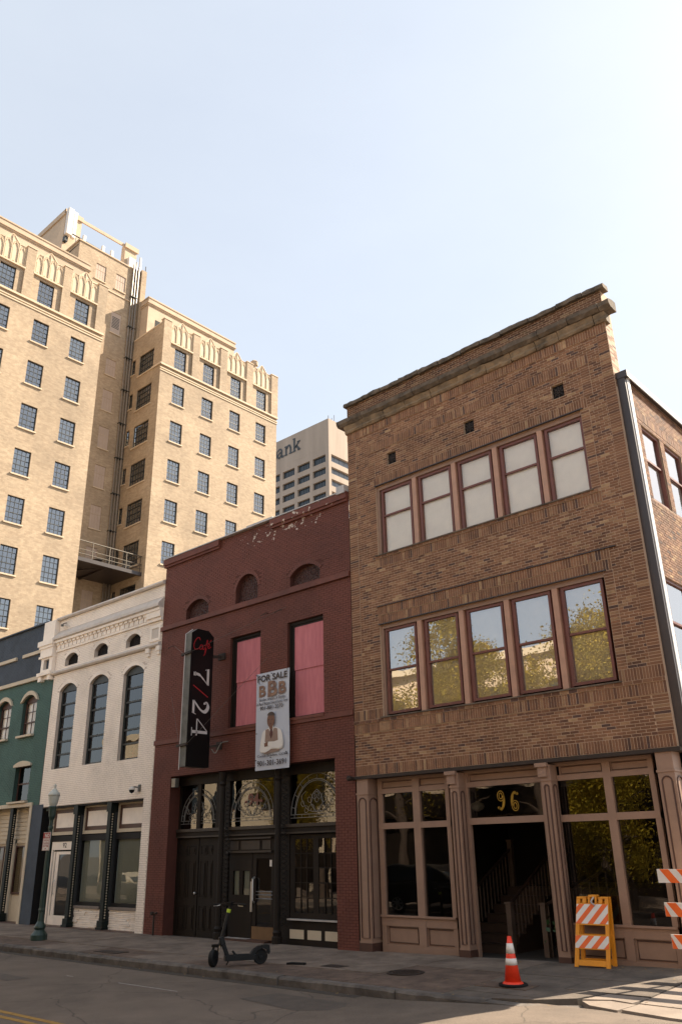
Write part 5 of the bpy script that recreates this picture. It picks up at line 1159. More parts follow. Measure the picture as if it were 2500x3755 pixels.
one('cord', m_dark, lambda m: m.tube([(bx0+.03, 12.05, 5.2), (bx0+.12, 12.16, 5.3)], .006, 4), bn)
# ================================================================ tan brick hotel tower
HT = thing('hotel_tower', 'tall tan brick hotel tower with gothic tracery panels and a shaded recess between two wings', 'building', (-45, 22, 0))
HX, RXB = -40.0, -43.64
LC = [20.85, 18.43, 15.97, 13.5]           # column centres, left wing
RC = [28.47, 30.95, 33.46, 35.97]
ROWS = [33.78]+[30.98-2.83*k for k in range(11)]
WH, WW = 1.53, .98
def wins(cols): return [(c-WW/2, c+WW/2, (32.13 if k == 0 else t-WH), t) for c in cols for k, t in enumerate(ROWS)]
LW, RWN = wins(LC), wins(RC)
SWN = [(-42.58, -40.88, t-1.62, t) for t in ROWS[1:]]+[(-42.58, -40.88, 32.1, 33.72)]
SNN = [(-43.48, -43.04, t-1.2, t-.02) for t in ROWS[1:]]+[(-43.48, -43.04, 32.5, 33.7)]
RBW = [(24.97, 25.75, 30.8-2.83*k-1.6, 30.8-2.83*k) for k in range(11)]+[(24.97, 25.75, 31.95, 33.25)]
LVR = (25.0, 25.79, 35.4, 37.12); TWN = [(23.43, 24.24, 39.1, 40.42), (25.06, 25.86, 39.08, 40.42)]
m = MB()
wall(m, 'x', HX, 11.0, 22.43, 0, 35.0, LW, .14, -1); wall(m, 'x', HX, 26.9, 37.57, 0, 35.0, RWN, .14, -1)
wall(m, 'y', 26.9, RXB, HX, 0, 35.35, SWN+SNN, .12, 1)
wall(m, 'x', RXB, 22.0, 27.0, 0, 41.5, RBW+[LVR]+TWN, .1, -1)
m.box(-52, HX-.2, 11.0, 11.2, 0, 35); m.box(-56, HX-.004, 37.37, 37.566, 0, 35.35); m.box(-52, HX-.2, 11.0, 22.43, 34.5, 34.7); m.box(-52, HX-.2, 26.95, 37.4, 34.5, 34.7)
m.add([(-52, 22.43, 0), (HX, 22.43, 0), (HX, 22.43, 35), (-52, 22.43, 35)], [(3, 2, 1, 0)])
m.box(-56, RXB-.15, 22.0, 27.4, 41.2, 41.3); m.add([(-56, 22.0, 34), (RXB, 22.0, 34), (RXB, 22.0, 41.5), (-56, 22.0, 41.5)], [(0, 1, 2, 3)])
m.box(-56, RXB+.22, 27.0, 27.42, 35, 41.75); m.box(-56, -55.8, 11, 37.5, 0, 35)
m.build('brick_wall', m_tanbrick, HT)
def steel_window(ax, pl, a0, a1, z0, z1, cols, rows, gm=None, gap=True, backm=None, nm='window'):
    s_ = -1 if ax == 'x' else 1
    def B(m, p, q, d0, d1, r, t):
        (m.box(p, q, pl+d0*s_, pl+d1*s_, r, t) if ax == 'y' else m.box(pl+d0*s_, pl+d1*s_, p, q, r, t))
    m = MB(); B(m, a0, a0+.035, .08, .13, z0, z1); B(m, a1-.035, a1, .08, .13, z0, z1); B(m, a0+.035, a1-.035, .08, .13, z0, z0+.035); B(m, a0+.035, a1-.035, .08, .13, z1-.035, z1)
    for i in range(1, cols): x = a0+(a1-a0)*i/cols; B(m, x-.011, x+.011, .09, .12, z0, z1)
    for j in range(1, rows): z = z0+(z1-z0)*j/rows; e = .014 if j != 2 else .022; B(m, a0, a1, .088, .12, z-e, z+e)
    w_ = m.build(nm, m_steel, HT)
    for half in (0, 1):
        zc = z0+(z1-z0)*.42; q0, q1 = (z0, zc) if half == 0 else (zc, z1)
        m = MB(); nc, nr = cols, max(1, round(rows*(.42 if half == 0 else .58)))
        for i in range(nc):
            for j in range(nr):
                u0, u1 = a0+(a1-a0)*i/nc, a0+(a1-a0)*(i+1)/nc; v0, v1 = q0+(q1-q0)*j/nr, q0+(q1-q0)*(j+1)/nr
                t = [random.uniform(-.004, .004) for _ in range(3)]
                P = (lambda a, z, d: (a, pl+d*s_, z)) if ax == 'y' else (lambda a, z, d: (pl+d*s_, a, z))
                m.add([P(u0, v0, .11+t[0]), P(u1, v0, .11+t[1]), P(u1, v1, .11+t[1]+t[2]), P(u0, v1, .11+t[0]+t[2])], [(0, 1, 2, 3)])
        tag(m.build('panes', m_hglass, w_), kind='stuff')
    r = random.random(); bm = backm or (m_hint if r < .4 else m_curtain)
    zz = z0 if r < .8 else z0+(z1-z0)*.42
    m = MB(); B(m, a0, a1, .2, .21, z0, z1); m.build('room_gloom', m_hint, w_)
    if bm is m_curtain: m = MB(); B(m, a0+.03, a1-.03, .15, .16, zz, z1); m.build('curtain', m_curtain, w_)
    return w_
proto = {}
for cols, wl in ((LC, LW), (RC, RWN)):
    for (a, b, c, d) in wl:
        if c < 9 or b < 13.2: continue
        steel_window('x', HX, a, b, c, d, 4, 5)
        if c < 32: bxp('window_sill', m_hstone, HT, HX-.02, HX+.07, a-.07, b+.07, c-.08, c)
for (a, b, c, d) in SWN:
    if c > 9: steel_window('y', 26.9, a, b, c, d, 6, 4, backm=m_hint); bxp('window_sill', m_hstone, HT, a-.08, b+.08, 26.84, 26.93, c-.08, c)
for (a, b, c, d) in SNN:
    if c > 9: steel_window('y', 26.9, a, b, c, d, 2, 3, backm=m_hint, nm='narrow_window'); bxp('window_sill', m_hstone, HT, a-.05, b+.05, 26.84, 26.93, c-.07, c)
for (a, b, c, d) in RBW+TWN:
    if c < 9: continue
    q = bxp('boarded_window', m_board, HT, RXB-.06, RXB-.04, a, b, c, d)
    m = MB(); m.box(RXB-.04, RXB-.028, a, b, c+(d-c)*.62, c+(d-c)*.64); 
    for i in (1, 2, 3): m.box(RXB-.04, RXB-.032, a+(b-a)*i/4-.006, a+(b-a)*i/4+.006, c, d)
    m.build('board_joint', m_stucco, q); bxp('window_sill', m_hstone, HT, RXB-.02, RXB+.06, a-.06, b+.06, c-.07, c)
(a, b, c, d) = LVR; q = bxp('louvred_vent', m_board, HT, RXB-.08, RXB-.02, a, b, c, d)
for k in range(8): bxp('louvre', m_steel, q, RXB-.02, RXB-.01, a+.1, b-.1, c+.45+k*.12, c+.5+k*.12)
bxp('window_sill', m_hstone, HT, RXB-.02, RXB+.06, a-.06, b+.06, c-.07, c)
# belt courses
for (a, b) in ((11.0, 22.46), (26.86, 37.62)):
    for (z0, z1, d) in ((31.98, 32.11, .12), (31.72, 31.8, .05), (31.56, 31.64, .04)): bxp('belt_course', m_hstone, HT, HX-.02, HX+d, a, b, z0, z1)
bxp('belt_course', m_hstone, HT, -40.9, -39.9, 26.80, 26.92, 31.98, 32.11)
bxp('belt_course', m_hstone, HT, RXB-.02, RXB+.05, 22.0, 26.6, 38.6, 38.68)
# parapet with piers and tracery panels
def panel(cy):
    y0, y1, z0 = cy-.91, cy+.91, 34.05
    m = MB(); m.box(HX-.1, HX+.02, y0, y1, z0, 35.05)
    top = curve([(y0, 35.35), (y0+.2, 35.52), (y0+.42, 35.5), (y0+.6, 35.68), (cy, 36.0), (y1-.6, 35.68), (y1-.42, 35.5), (y1-.2, 35.52), (y1, 35.35)], 3)
    m.prism([(y0, 35.05), *[(p[0], p[1]) for p in top], (y1, 35.05)], 'x', HX-.1, HX+.02); pn = m.build('tracery_panel', m_hstone, HT)
    bxp('panel_ledge', m_hstone, pn, HX-.02, HX+.12, y0-.06, y1+.06, z0-.1, z0)
    m = MB(); n = 4; w_ = (y1-y0)/n; r = .028
    for i in range(n+1): m.beam((HX+.045, y0+i*w_, z0), (HX+.045, y0+i*w_, 35.4+(.5 if i == 2 else .15 if i in (1, 3) else 0)), .05)
    for i in range(n):
        a, b, t = y0+i*w_, y0+(i+1)*w_, 35.12+(.18 if i in (1, 2) else 0); c = (a+b)/2
        m.tube([(HX+.04, p[0], p[1]) for p in curve([(a+.05, t-.25), (a+.09, t-.02), (c, t+.2), (b-.09, t-.02), (b-.05, t-.25)], 3)], r*.8, 4)
        m.tube([(HX+.04, p[0], p[1]) for p in curve([(a+.02, t), (c-.02, t+.3)], 2)], r*.6, 4); m.tube([(HX+.04, p[0], p[1]) for p in curve([(b-.02, t), (c+.02, t+.3)], 2)], r*.6, 4)
        m.lathe([(.05, HX), (.04, HX+.07)], 0, c, 6, ax='x', cz=z0+.12); m.tube([(HX+.03, a+.07, z0+.08), (HX+.03, a+.07, t-.2)], .012, 3); m.tube([(HX+.03, b-.07, z0+.08), (HX+.03, b-.07, t-.2)], .012, 3)
    m.tube([(HX+.03, p[0], p[1]) for p in top], .03, 4)
    m.build('tracery', m_hstone, pn)
    bxp('panel_wall', m_tanbrick, pn, HX-.2, HX-.1, y0, y1, 34.9, 35.1)
for cy in LC+RC: panel(cy)
def ppier(a, b, zt=35.62):
    a -= .006; b += .006
    q = bxp('pier', m_tanbrick, HT, HX-.2, HX+.11, a, b, 32.11, zt); bxp('pier_cap', m_hstone, q, HX-.25, HX+.14, a-.03, b+.03, zt, zt+.06)
for cs, e0, e1 in ((LC[::-1], 11.0, 22.43), (RC, 26.9, 37.57)):
    ppier(e0, cs[0]-.95); ppier(cs[-1]+.95, e1)
    for a, b in zip(cs, cs[1:]): ppier(a+.95, b-.95)
bxp('coping', m_hstone, HT, -43.6, -40.2, 26.87, 27.1, 35.35, 35.45)
# set-back penthouses with moulded cornice
for (y0, y1) in ((12.0, 22.35), (27.23, 35.3)):
    XP = -42.55; m = MB(); m.box(-52, XP, y0, y1, 34.6, 38.3); q = m.build('penthouse', m_stucco, HT)
    m = MB()
    for (z0, z1, d) in ((38.3, 38.42, .06), (38.42, 38.5, .12), (38.5, 38.85, .06), (38.85, 38.95, .1)): m.box(-52, XP+d, y0-d, y1+d, z0, z1)
    m.build('penthouse_cornice', m_stucco, q)
bxp('penthouse_window', m_hint, HT, -42.56, -42.53, 27.9, 28.6, 36.2, 37.3)
# rooftop screen with frame opening
XR = -45.7; q = one('rooftop_screen', m_stucco, lambda m: [m.box(-58, XR-.5, 21.7, 22.0, 41.3, 45.3), m.box(XR-.5, XR, 21.695, 23.0, 41.3, 45.1), m.box(XR-.5, XR, 26.75, 27.8, 41.3, 45.3), m.box(XR-.1, XR, 23.0, 26.75, 45.05, 45.3)], HT)
one('screen_cornice', m_stucco, lambda m: [m.box(-58, XR+.1, 21.6, 21.7, 44.9, 45.35), m.box(XR, XR+.12, 21.6, 23.05, 44.95, 45.35), m.box(XR, XR+.12, 26.7, 27.9, 45.0, 45.4)], q)
one('roof_parapet_cap', m_stucco, lambda m: [m.box(RXB-.2, RXB+.06, 21.95, 27.45, 41.5, 41.6), m.box(-56, RXB, 21.9, 22.15, 41.5, 41.6)], HT)
one('standpipe_riser', m_pipe, lambda m: m.tube([(RXB+.12, 26.35, 9), (RXB+.12, 26.35, 41.9)], .055, 6), HT)
one('standpipe_riser', m_pipe, lambda m: m.tube([(RXB+.14, 26.55, 9), (RXB+.14, 26.55, 42.2)], .05, 6), HT)
one('standpipe_riser', m_pipe, lambda m: m.tube([(RXB+.16, 26.75, 9), (RXB+.16, 26.75, 41.8)], .07, 6), HT)
for k in range(11): bxp('pipe_clamp', m_steel, HT, RXB, RXB+.24, 26.28, 26.84, 13+k*2.6, 13.05+k*2.6)
# fire balcony in the recess
BZ = 17.32
bal = one('balcony', m_metalbrown, lambda m: [m.box(RXB+.0, -40.35, 22.43, 26.88, BZ-.02, BZ+.04), m.box(-40.45, -40.3, 22.43, 26.88, BZ-.16, BZ+.06), m.beam((RXB, 22.6, BZ-.12), (-40.4, 24.7, BZ-.12), .08), m.beam((RXB, 26.7, BZ-.12), (-40.4, 24.7, BZ-.12), .08), m.box(RXB, -40.4, 24.62, 24.74, BZ-.14, BZ)], HT)
m_rail = mat('pale_steel_railing', (.09, .068, .042), .6, .15, 4)
one('railing', m_rail, lambda m: [m.tube([(-40.33, 22.43, z), (-40.33, 26.85, z)], r, 5) for z, r in ((18.38, .035), (17.86, .022), (17.6, .022))]+[m.tube([(-40.33, y, BZ), (-40.33, y, 18.38)], .03, 5) for y in (22.5, 23.5, 24.62, 25.77, 26.75)]+[m.tube([(-40.33, 26.8, z), (-42.0, 26.8, z)], .025, 5) for z in (18.38, 17.86)], bal)
def bchair(lbl, x, y, rz):
    t = thing('balcony_chair', lbl, 'chair', (0, 0, 0), 'chairs on the hotel balcony')
    one('seat', m_pipe, lambda m: m.box(-.18, .18, -.18, .18, .3, .33), t)
    one('backrest', m_pipe, lambda m: [m.tube([(-.17, .17, .3), (-.17, .22, .62), (.17, .22, .62), (.17, .17, .3)], .015, 4)]+[m.box(-.13+i*.06, -.11+i*.06, .18, .2, .33, .6) for i in range(5)], t)
    for a in (-.16, .16):
        for b in (-.16, .16): one('leg', m_pipe, lambda m: m.box(a-.012, a+.012, b-.012, b+.012, 0, .3), t)
    t.location = Vector((x, y, BZ+.04))*S; t.rotation_euler.z = rz
bchair('pale metal chair at the right end of the hotel balcony, by the dark window', -41.0, 26.2, -1.9)
bchair('pale metal chair at the left end of the hotel balcony', -41.5, 23.3, 2.5)
tb = thing('balcony_table', 'round pale metal table in the middle of the hotel balcony', 'table', (-41.4, 24.5, BZ+.04))
one('table_top', m_pipe, lambda m: m.lathe([(.3, BZ+.52), (.3, BZ+.55), (.0, BZ+.56)], -41.4, 24.5, 14), tb); one('table_leg', m_pipe, lambda m: m.lathe([(.2, BZ+.04), (.03, BZ+.08), (.03, BZ+.52)], -41.4, 24.5, 8), tb)
# antennas
def antenna(lbl, x, y, z0, z1, w_, mast=True, grp='antennas on the hotel roof'):
    t = thing('antenna', lbl, 'antenna', (x, y, z0), grp)
    one('panel', m_signwhite, lambda m: m.box(x-w_*.4, x+w_*.4, y-w_/2, y+w_/2, z0, z1), t, bevel=.03)
    one('mast', m_pipe, lambda m: m.tube([(x-w_*.5, y, z0-.35), (x-w_*.5, y, z1+.1)], .03, 6), t)
antenna('long double white antenna on the left corner of the hotel roof screen', XR+.35, 21.85, 42.9, 45.25, .42)
one('bracket', m_steel, lambda m: [m.box(XR, XR+.3, 21.7, 21.95, 42.4, 42.8), m.tube([(XR+.2, 21.85, 42.3), (XR+.2, 21.85, 43.0)], .06, 6)], bpy.data.objects['antenna'])
one('panel', m_signwhite, lambda m: m.box(XR+.2, XR+.45, 22.12, 22.4, 42.85, 45.2), bpy.data.objects['antenna'], bevel=.03)
antenna('leftmost of three short white antennas on the hotel roof rail', -44.6, 22.75, 42.0, 42.95, .22); antenna('middle one of three short white antennas on the hotel roof rail', -44.6, 24.3, 41.95, 42.95, .22); antenna('rightmost of three short white antennas on the hotel roof rail', -44.6, 25.05, 41.95, 42.98, .22)
antenna('white antenna beside the right corner post of the hotel roof', RXB+.1, 26.85, 41.5, 42.8, .16)
eb = thing('equipment_box', 'pale grey equipment box on the right corner post of the hotel roof', 'box', (XR+.2, 27.2, 43)); bxp('cabinet', m_signwhite, eb, XR+.0, XR+.35, 27.0, 27.55, 43.1, 44.1); bxp('bracket', m_steel, eb, XR-.05, XR+.1, 27.2, 27.3, 42.9, 44.3)
rr_ = thing('roof_rail', 'dark steel pipe rail carrying antennas across the hotel roof', 'rail', (-44.7, 24, 41.5))
one('rail', m_steel, lambda m: [m.tube([(-44.7, 21.9, 42.62), (-44.7, 26.3, 42.55)], .045, 6), m.tube([(-44.7, 25.4, 41.6), (-44.7, 26.2, 42.5)], .03, 5), m.tube([(-44.7, 26.2, 41.5), (-44.7, 26.2, 42.6)], .04, 5), m.tube([(-44.7, 22.2, 41.5), (-44.7, 22.2, 42.6)], .03, 5)], rr_)
vt = thing('roof_vent', 'small ribbed turbine vent on the far right parapet of the hotel', 'vent', (-40.4, 35.55, 35.6)); one('turbine', m_stucco, lambda m: m.lathe([(.2, 35.6), (.2, 35.9), (.3, 36.0), (.32, 36.15), (.28, 36.2), (.32, 36.3), (.2, 36.42), (.02, 36.48)], -40.4, 35.55, 12, .08), vt)
for (lbl, x, y, z) in (('thin rod standing on the left end of the hotel roof screen', -50, 21.6, 42.2), ('thin rod on the right corner of the hotel roof', RXB+.1, 27.35, 41.7)):
    t = thing('lightning_rod', lbl, 'rod', (x, y, z)); one('rod', m_rust, lambda m: m.tube([(x, y, z-.3), (x, y, z+.6)], .03, 4), t)

# ================================================================ far bank tower
kf = 1.25
def bk(x, y, z): return (x*kf, y*kf, 1.65+(z-1.65)*kf)
BT = thing('bank_tower', 'distant pale concrete office tower with the word bank in dark letters', 'building', bk(-83, 90, 0))
cx0, cy0, ztop = -83.03, 90.0, 69.65
m = MB(); holes = []
FR = [(63.08, 61.7)]+[(60.75-2.235*k, 59.5-2.235*k) for k in range(24)]
colx = [(-86.75+.0-3.66*i, -83.8-3.66*i) for i in range(7)]
hy = [(a, b, z0, z1) for (a, b) in colx for (z1, z0) in FR]
def B(m, x0, x1, y0, y1, z0, z1):
    p, q = bk(x0, y0, z0), bk(x1, y1, z1); m.box(p[0], q[0], p[1], q[1], p[2], q[2])
mm = MB(); wall(mm, 'y', cy0, -112, cx0, 0, ztop, hy, .4)
wall(mm, 'x', cx0, cy0, 110, 0, ztop, [(90.6, 109.5, z0, z1) for (z1, z0) in FR], .5, -1)
mm.box(-112, cx0-.3, cy0+.3, 110, ztop-.3, ztop-.1); mm.v = [bk(*p) for p in mm.v]; mm.build('concrete_wall', m_bank, BT)
for (a, b) in colx[:6]:
    for (z1, z0) in FR[:14]:
        m = MB(); B(m, a, b, cy0+.36, cy0+.4, z0, z1); w_ = m.build('window', m_bankglass, BT)
        m = MB(); [B(m, a+(b-a)*i/5-.02, a+(b-a)*i/5+.02, cy0+.32, cy0+.36, z0, z1) for i in range(1, 5)]; m.build('mullions', m_steel, w_)
for (z1, z0) in FR[:14]:
    m = MB(); B(m, cx0-.46, cx0-.5, 90.6, 109.5, z0, z1); w_ = m.build('window_band', m_paleglass, BT); m = MB(); [B(m, cx0-.44, cx0-.46, 90.6+1.2*i-.02, 90.6+1.2*i+.02, z0, z1) for i in range(1, 15)]; m.build('mullions', m_steel, w_)
# slanted hoods above the top windows
for (a, b) in colx[:6]:
    mm = MB(); mm.add([(a-.2, cy0-.01, 64.3), (b+.2, cy0-.01, 64.3), (b, cy0+.5, 63.1), (a, cy0+.5, 63.1)], [(3, 2, 1, 0)]); mm.v = [bk(*p) for p in mm.v]; mm.build('window_hood', m_bank, BT)
m = MB(); fb = lambda a, b: bk(a, cy0-.06, b)
def rb(a0, a1, b0, b1): m.add([fb(a0, b0), fb(a1, b0), fb(a1, b1), fb(a0, b1)], [(0, 1, 2, 3)])
def letter_n(x, h=1.9, w_=1.95, z=66.05):
    rb(x, x+.75, z, z+.28); rb(x+.17, x+.6, z+.28, z+h-.28); rb(x, x+.6, z+h-.28, z+h); rb(x+1.12, x+1.95, z, z+.28); rb(x+1.3, x+1.73, z+.28, z+1.25)
    ribbon(m, curve([(x+.55, z+1.3), (x+.85, z+1.72), (x+1.25, z+1.72), (x+1.5, z+1.2)], 4), .4, fb)
def letter_k(x, z=66.05):
    rb(x, x+.75, z, z+.28); rb(x+.17, x+.6, z+.28, z+2.45); rb(x, x+.6, z+2.45, z+2.73); rb(x+1.2, x+1.95, z, z+.28); rb(x+1.05, x+1.85, z+1.6, z+1.88)
    ribbon(m, [(x+.55, z+.75), (x+1.5, z+1.65)], .34, fb); ribbon(m, [(x+.85, z+1.1), (x+1.6, z+.2)], .44, fb)
def letter_a(x, z=66.05):
    ribbon(m, curve([(x+.2, z+1.4), (x+.4, z+1.72), (x+.85, z+1.76), (x+1.15, z+1.4), (x+1.15, z+.8), (x+1.2, z+.2), (x+1.75, z+.16)], 4), [.34]*12+[.42]*13, fb)
    ribbon(m, curve([(x+1.1, z+1.08), (x+.6, z+1.0), (x+.24, z+.62), (x+.34, z+.2), (x+.7, z+.14), (x+1.1, z+.5)], 4), .34, fb)
def letter_b(x, z=66.05):
    rb(x, x+.6, z+2.45, z+2.73); rb(x+.17, x+.6, z, z+2.45); ribbon(m, curve([(x+.5, z+.3), (x+.95, z+.16), (x+1.4, z+.45), (x+1.45, z+1.0), (x+1.3, z+1.55), (x+.9, z+1.72), (x+.5, z+1.45)], 4), .4, fb)
letter_b(-97.1); letter_a(-95.5); letter_n(-93.6); letter_k(-91.55)
m.build('bank_lettering', m_banktext, BT)
mm = MB(); mm.tube([(-83.2, 90.2, 69.5), (-83.2, 90.2, 70.3)], .06, 5); mm.tube([(-83.5, 92.0, 69.5), (-83.5, 92.0, 71.2)], .05, 5); mm.tube([(-83.6, 91.5, 69.5), (-83.6, 91.5, 70.5)], .05, 5); mm.v = [bk(*p) for p in mm.v]; mm.build('roof_masts', m_rust, BT)
# ================================================================ street lamp
lx, ly = -18.05, 10.18
lp = thing('street_lamp', 'dark green fluted street lamp with frosted acorn globe in front of number 92', 'street lamp', (lx, ly, 0))
one('base', m_lampgreen, lambda m: m.lathe([(0.174, 0), (0.174, .1), (0.157, .12), (0.099, .2), (0.122, .24), (0.116, .27), (0.064, .36), (0.052, .55)], lx, ly, 16), lp, smooth=False)
one('post', m_lampgreen, lambda m: m.lathe([(0.067, .55), (0.070, .58), (0.058, .62), (0.053, 1.4), (0.041, 2.2), (0.052, 2.22), (0.052, 2.26), (0.041, 2.28)], lx, ly, 24, .1), lp)
one('capital', m_lampgreen, lambda m: m.lathe([(0.041, 2.28), (0.046, 2.4), (0.075, 2.48), (0.087, 2.62), (0.099, 2.68), (0.087, 2.7)], lx, ly, 20, .06), lp)
one('globe', m_globe, lambda m: m.lathe([(0.075, 2.7), (0.099, 2.76), (0.119, 2.88), (0.125, 2.93)], lx, ly, 20, .03), lp)
one('cap', m_globe, lambda m: m.lathe([(0.131, 2.92), (0.131, 2.945), (0.122, 2.975), (0.093, 3.01), (0.058, 3.04), (0.052, 3.06), (0.026, 3.08), (0.023, 3.1), (0.032, 3.13), (0.023, 3.165), (0.003, 3.18)], lx, ly, 20), lp, smooth=True)
one('banner_arm', m_lampgreen, lambda m: m.tube([(lx-.05, ly, 2.62), (lx-.22, ly-.02, 2.62)], .015, 5), lp)
ly2 = ly+.06
ps = thing('parking_sign', 'small red and white no parking sign strapped to the green lamp post', 'sign', (lx, ly-.12, 1.75))
f = lambda d: (lambda a, b: (lx-.15+a*.3, ly2-.13-d, 1.77+b*.38))
one('plate', m_signwhite, lambda m: m.box(lx-.15, lx+.15, ly2-.13, ly2-.12, 1.77, 2.15), ps)
one('red_panel', m_signred, lambda m: m.add([f(.003)(*p) for p in ((.04, .66), (.96, .66), (.96, .97), (.04, .97))], [(0, 1, 2, 3)]), ps)
m = MB(); text_on(m, 'NO', .3, .9, .7, .92, f(.006), ofs=.03); m.build('lettering', m_signwhite, ps)
m = MB(); text_on(m, 'PARKING', .12, .9, .5, .61, f(.004), ofs=.01); text_on(m, 'STANDING', .1, .9, .34, .45, f(.004), ofs=.01); text_on(m, 'ANYTIME', .12, .88, .19, .3, f(.004), ofs=.01); ribbon(m, [(.4, .1), (.6, .1)], .04, f(.004)); m.build('red_lettering', m_signred, ps)
one('border', m_signred, lambda m: m.tube([f(.004)(*p) for p in ((.03, .02), (.97, .02), (.97, .98), (.03, .98))], .003, 4, True), ps)

# ================================================================ electric scooter (local: x forward, z up)
scq = thing('electric_scooter', 'black electric scooter with a lime band parked across the kerb', 'scooter', (0, 0, 0))
def wheel(name, cx, cy, cz_, r, wd, ax='y', yaw=0, mt=m_rubber, rimm=m_blackmetal, par=scq):
    m = MB(); m.lathe([(r*.72, -wd*.42), (r*.9, -wd/2), (r*.985, -wd*.3), (r, 0), (r*.985, wd*.3), (r*.9, wd/2), (r*.72, wd*.42)], 0, 0, 24, ax='y')
    R_ = Matrix.Rotation(yaw, 3, 'Z'); m.v = [tuple(R_ @ Vector(p)+Vector((cx, cy, cz_))) for p in m.v]; w_ = m.build(name, mt, par)
    m = MB(); m.lathe([(r*.12, -wd*.4), (r*.7, -wd*.25), (r*.7, wd*.25), (r*.12, wd*.4)], 0, 0, 18, ax='y'); m.v = [tuple(R_ @ Vector(p)+Vector((cx, cy, cz_))) for p in m.v]; m.build('rim', rimm, w_); return w_
STY = .95       # steering turned
Fx, Rx, r1 = .38, -.35, .122
wheel('front_wheel', Fx+.02, 0, r1, r1, .075, yaw=STY); wheel('rear_wheel', Rx, 0, r1*.95, r1*.95, .075)
one('deck', m_blackmetal, lambda m: [m.box(-.27, .22, -.075, .075, .075, .15), m.box(-.26, .21, -.065, .065, .15, .156)], scq, bevel=.01)
one('neck', m_blackmetal, lambda m: [m.beam((.17, 0, .12), (.27, 0, .36), .06, .075, (0, 1, 0)), m.beam((.25, 0, .30), (.29, 0, .42), .075, .09, (0, 1, 0))], scq, bevel=.008)
one('stem', m_blackmetal, lambda m: m.tube([(.30, 0, .3), (.27, 0, .42), (.16, 0, .86)], [.035, .032, .026], 10), scq)
one('lime_band', mat('lime_plastic', (.42, .55, .03), .5, .1, 5), lambda m: m.tube([(.185, 0, .76), (.172, 0, .81)], .034, 10), scq)
one('label_strip', m_signwhite, lambda m: m.beam((.225, -.034, .62), (.205, -.03, .70), .012, .004, (0, 1, 0)), scq)
one('red_mark', m_redletter, lambda m: m.box(.25, .29, -.047, -.042, .36, .385), scq)
R_ = Matrix.Rotation(STY-.15, 3, 'Z')
def rot(m, c): m.v = [tuple(R_ @ (Vector(p)-Vector(c))+Vector(c)) for p in m.v]; return m
m = MB(); m.tube([(.16, -.30, .87), (.165, -.15, .885), (.165, .15, .885), (.16, .30, .87)], .013, 6); m.box(.13, .2, -.05, .05, .86, .91); rot(m, (.165, 0, .88)).build('handlebar', m_blackmetal, scq)
for s_ in (-1, 1):
    m = MB(); m.tube([(.16, .2*s_, .875), (.158, .31*s_, .868)], .018, 8); rot(m, (.165, 0, .88)).build('grip', m_rubber, scq)
    m = MB(); m.tube([(.18, .17*s_, .87), (.22, .2*s_, .86), (.21, .28*s_, .855)], .006, 5); rot(m, (.165, 0, .88)).build('brake_lever', m_chrome, scq)
m = MB(); 
for s_ in (-1, 1): m.beam((.31, .05*s_, .30), (Fx+.02, .055*s_, .11), .022, .03, (0, 1, 0))
m.box(.27, .37, -.06, .06, .27, .31); rot(m, (Fx+.02, 0, .2)).build('fork', m_blackmetal, scq)
m = MB()
for s_ in (-1, 1): m.tube([(.32, .062*s_, .29), (.345, .064*s_, .2)], .013, 6)
rot(m, (Fx+.02, 0, .2)).build('fork_springs', m_chrome, scq)
one('rear_fender', m_blackmetal, lambda m: [m.prism([(Rx+.19, .12), (Rx+.12, .215), (Rx+.02, .262), (Rx-.09, .278), (Rx-.14, .27), (Rx-.15, .17), (Rx-.13, .14), (Rx-.1, .2), (Rx-.03, .235), (Rx+.06, .2), (Rx+.12, .13)], 'y', -.055, .055), m.box(Rx-.03, Rx+.02, -.06, .06, .09, .12), m.box(Rx-.02, Rx+.14, -.062, -.05, .1, .16)], scq)
one('kickstand', m_blackmetal, lambda m: m.tube([(.12, -.06, .1), (.16, -.16, .005)], .01, 5), scq)
one('bag_hook', m_blackmetal, lambda m: [m.beam((.05, 0, .15), (.10, 0, .21), .03), m.box(.03, .07, -.04, .04, .15, .165)], scq)
sd = Vector((-.36, -.63)).normalized(); scq.location = Vector((-11.07, 9.72, .002))*S; scq.rotation_euler.z = math.atan2(sd.y, sd.x)
tr = thing('litter', 'flat dark scrap lying on the pavement behind the scooter', 'litter', (-10.35, 10.3, .004)); one('scrap', m_rubber, lambda m: m.prism([(-10.5, 10.22), (-10.2, 10.32), (-10.24, 10.4), (-10.5, 10.34)], 'z', .002, .03), tr)
tr = thing('litter', 'small pale paper scrap lying on the road below the lamp post', 'litter', (-18.2, 8.3, -.115)); one('scrap', m_signwhite, lambda m: m.add([(-17.95, 8.48, -.112), (-17.8, 8.5, -.105), (-17.78, 8.56, -.112), (-17.93, 8.55, -.1)], [(0, 1, 2, 3)]), tr)
rl_ = random.Random(11)
lf = MB()
for _ in range(420):
    x = rl_.uniform(-7.5, -3.2) if rl_.random() < .5 else rl_.uniform(-20, -8); y = rl_.choice([rl_.uniform(9.15, 9.35), rl_.uniform(9.4, 12.1), rl_.uniform(11.8, 12.15)]); z = (gz(x, y)+.006 if y > 9.3 else -.11); s_ = rl_.uniform(.008, .022); t = rl_.uniform(0, 6.28)
    c, s2 = math.cos(t)*s_, math.sin(t)*s_; lf.add([(x-c, y-s2, z), (x+s2*.5, y-c*.5, z+.005), (x+c, y+s2, z+.002), (x-s2*.5, y+c*.5, z)], [(0, 1, 2, 3)])
tag(lf.build('fallen_leaves', mat('dry_leaves', (.25, .16, .06), .8, .4, 20)), 'small dry leaves and crumbs scattered along the kerb and pavement', 'leaves', kind='stuff')

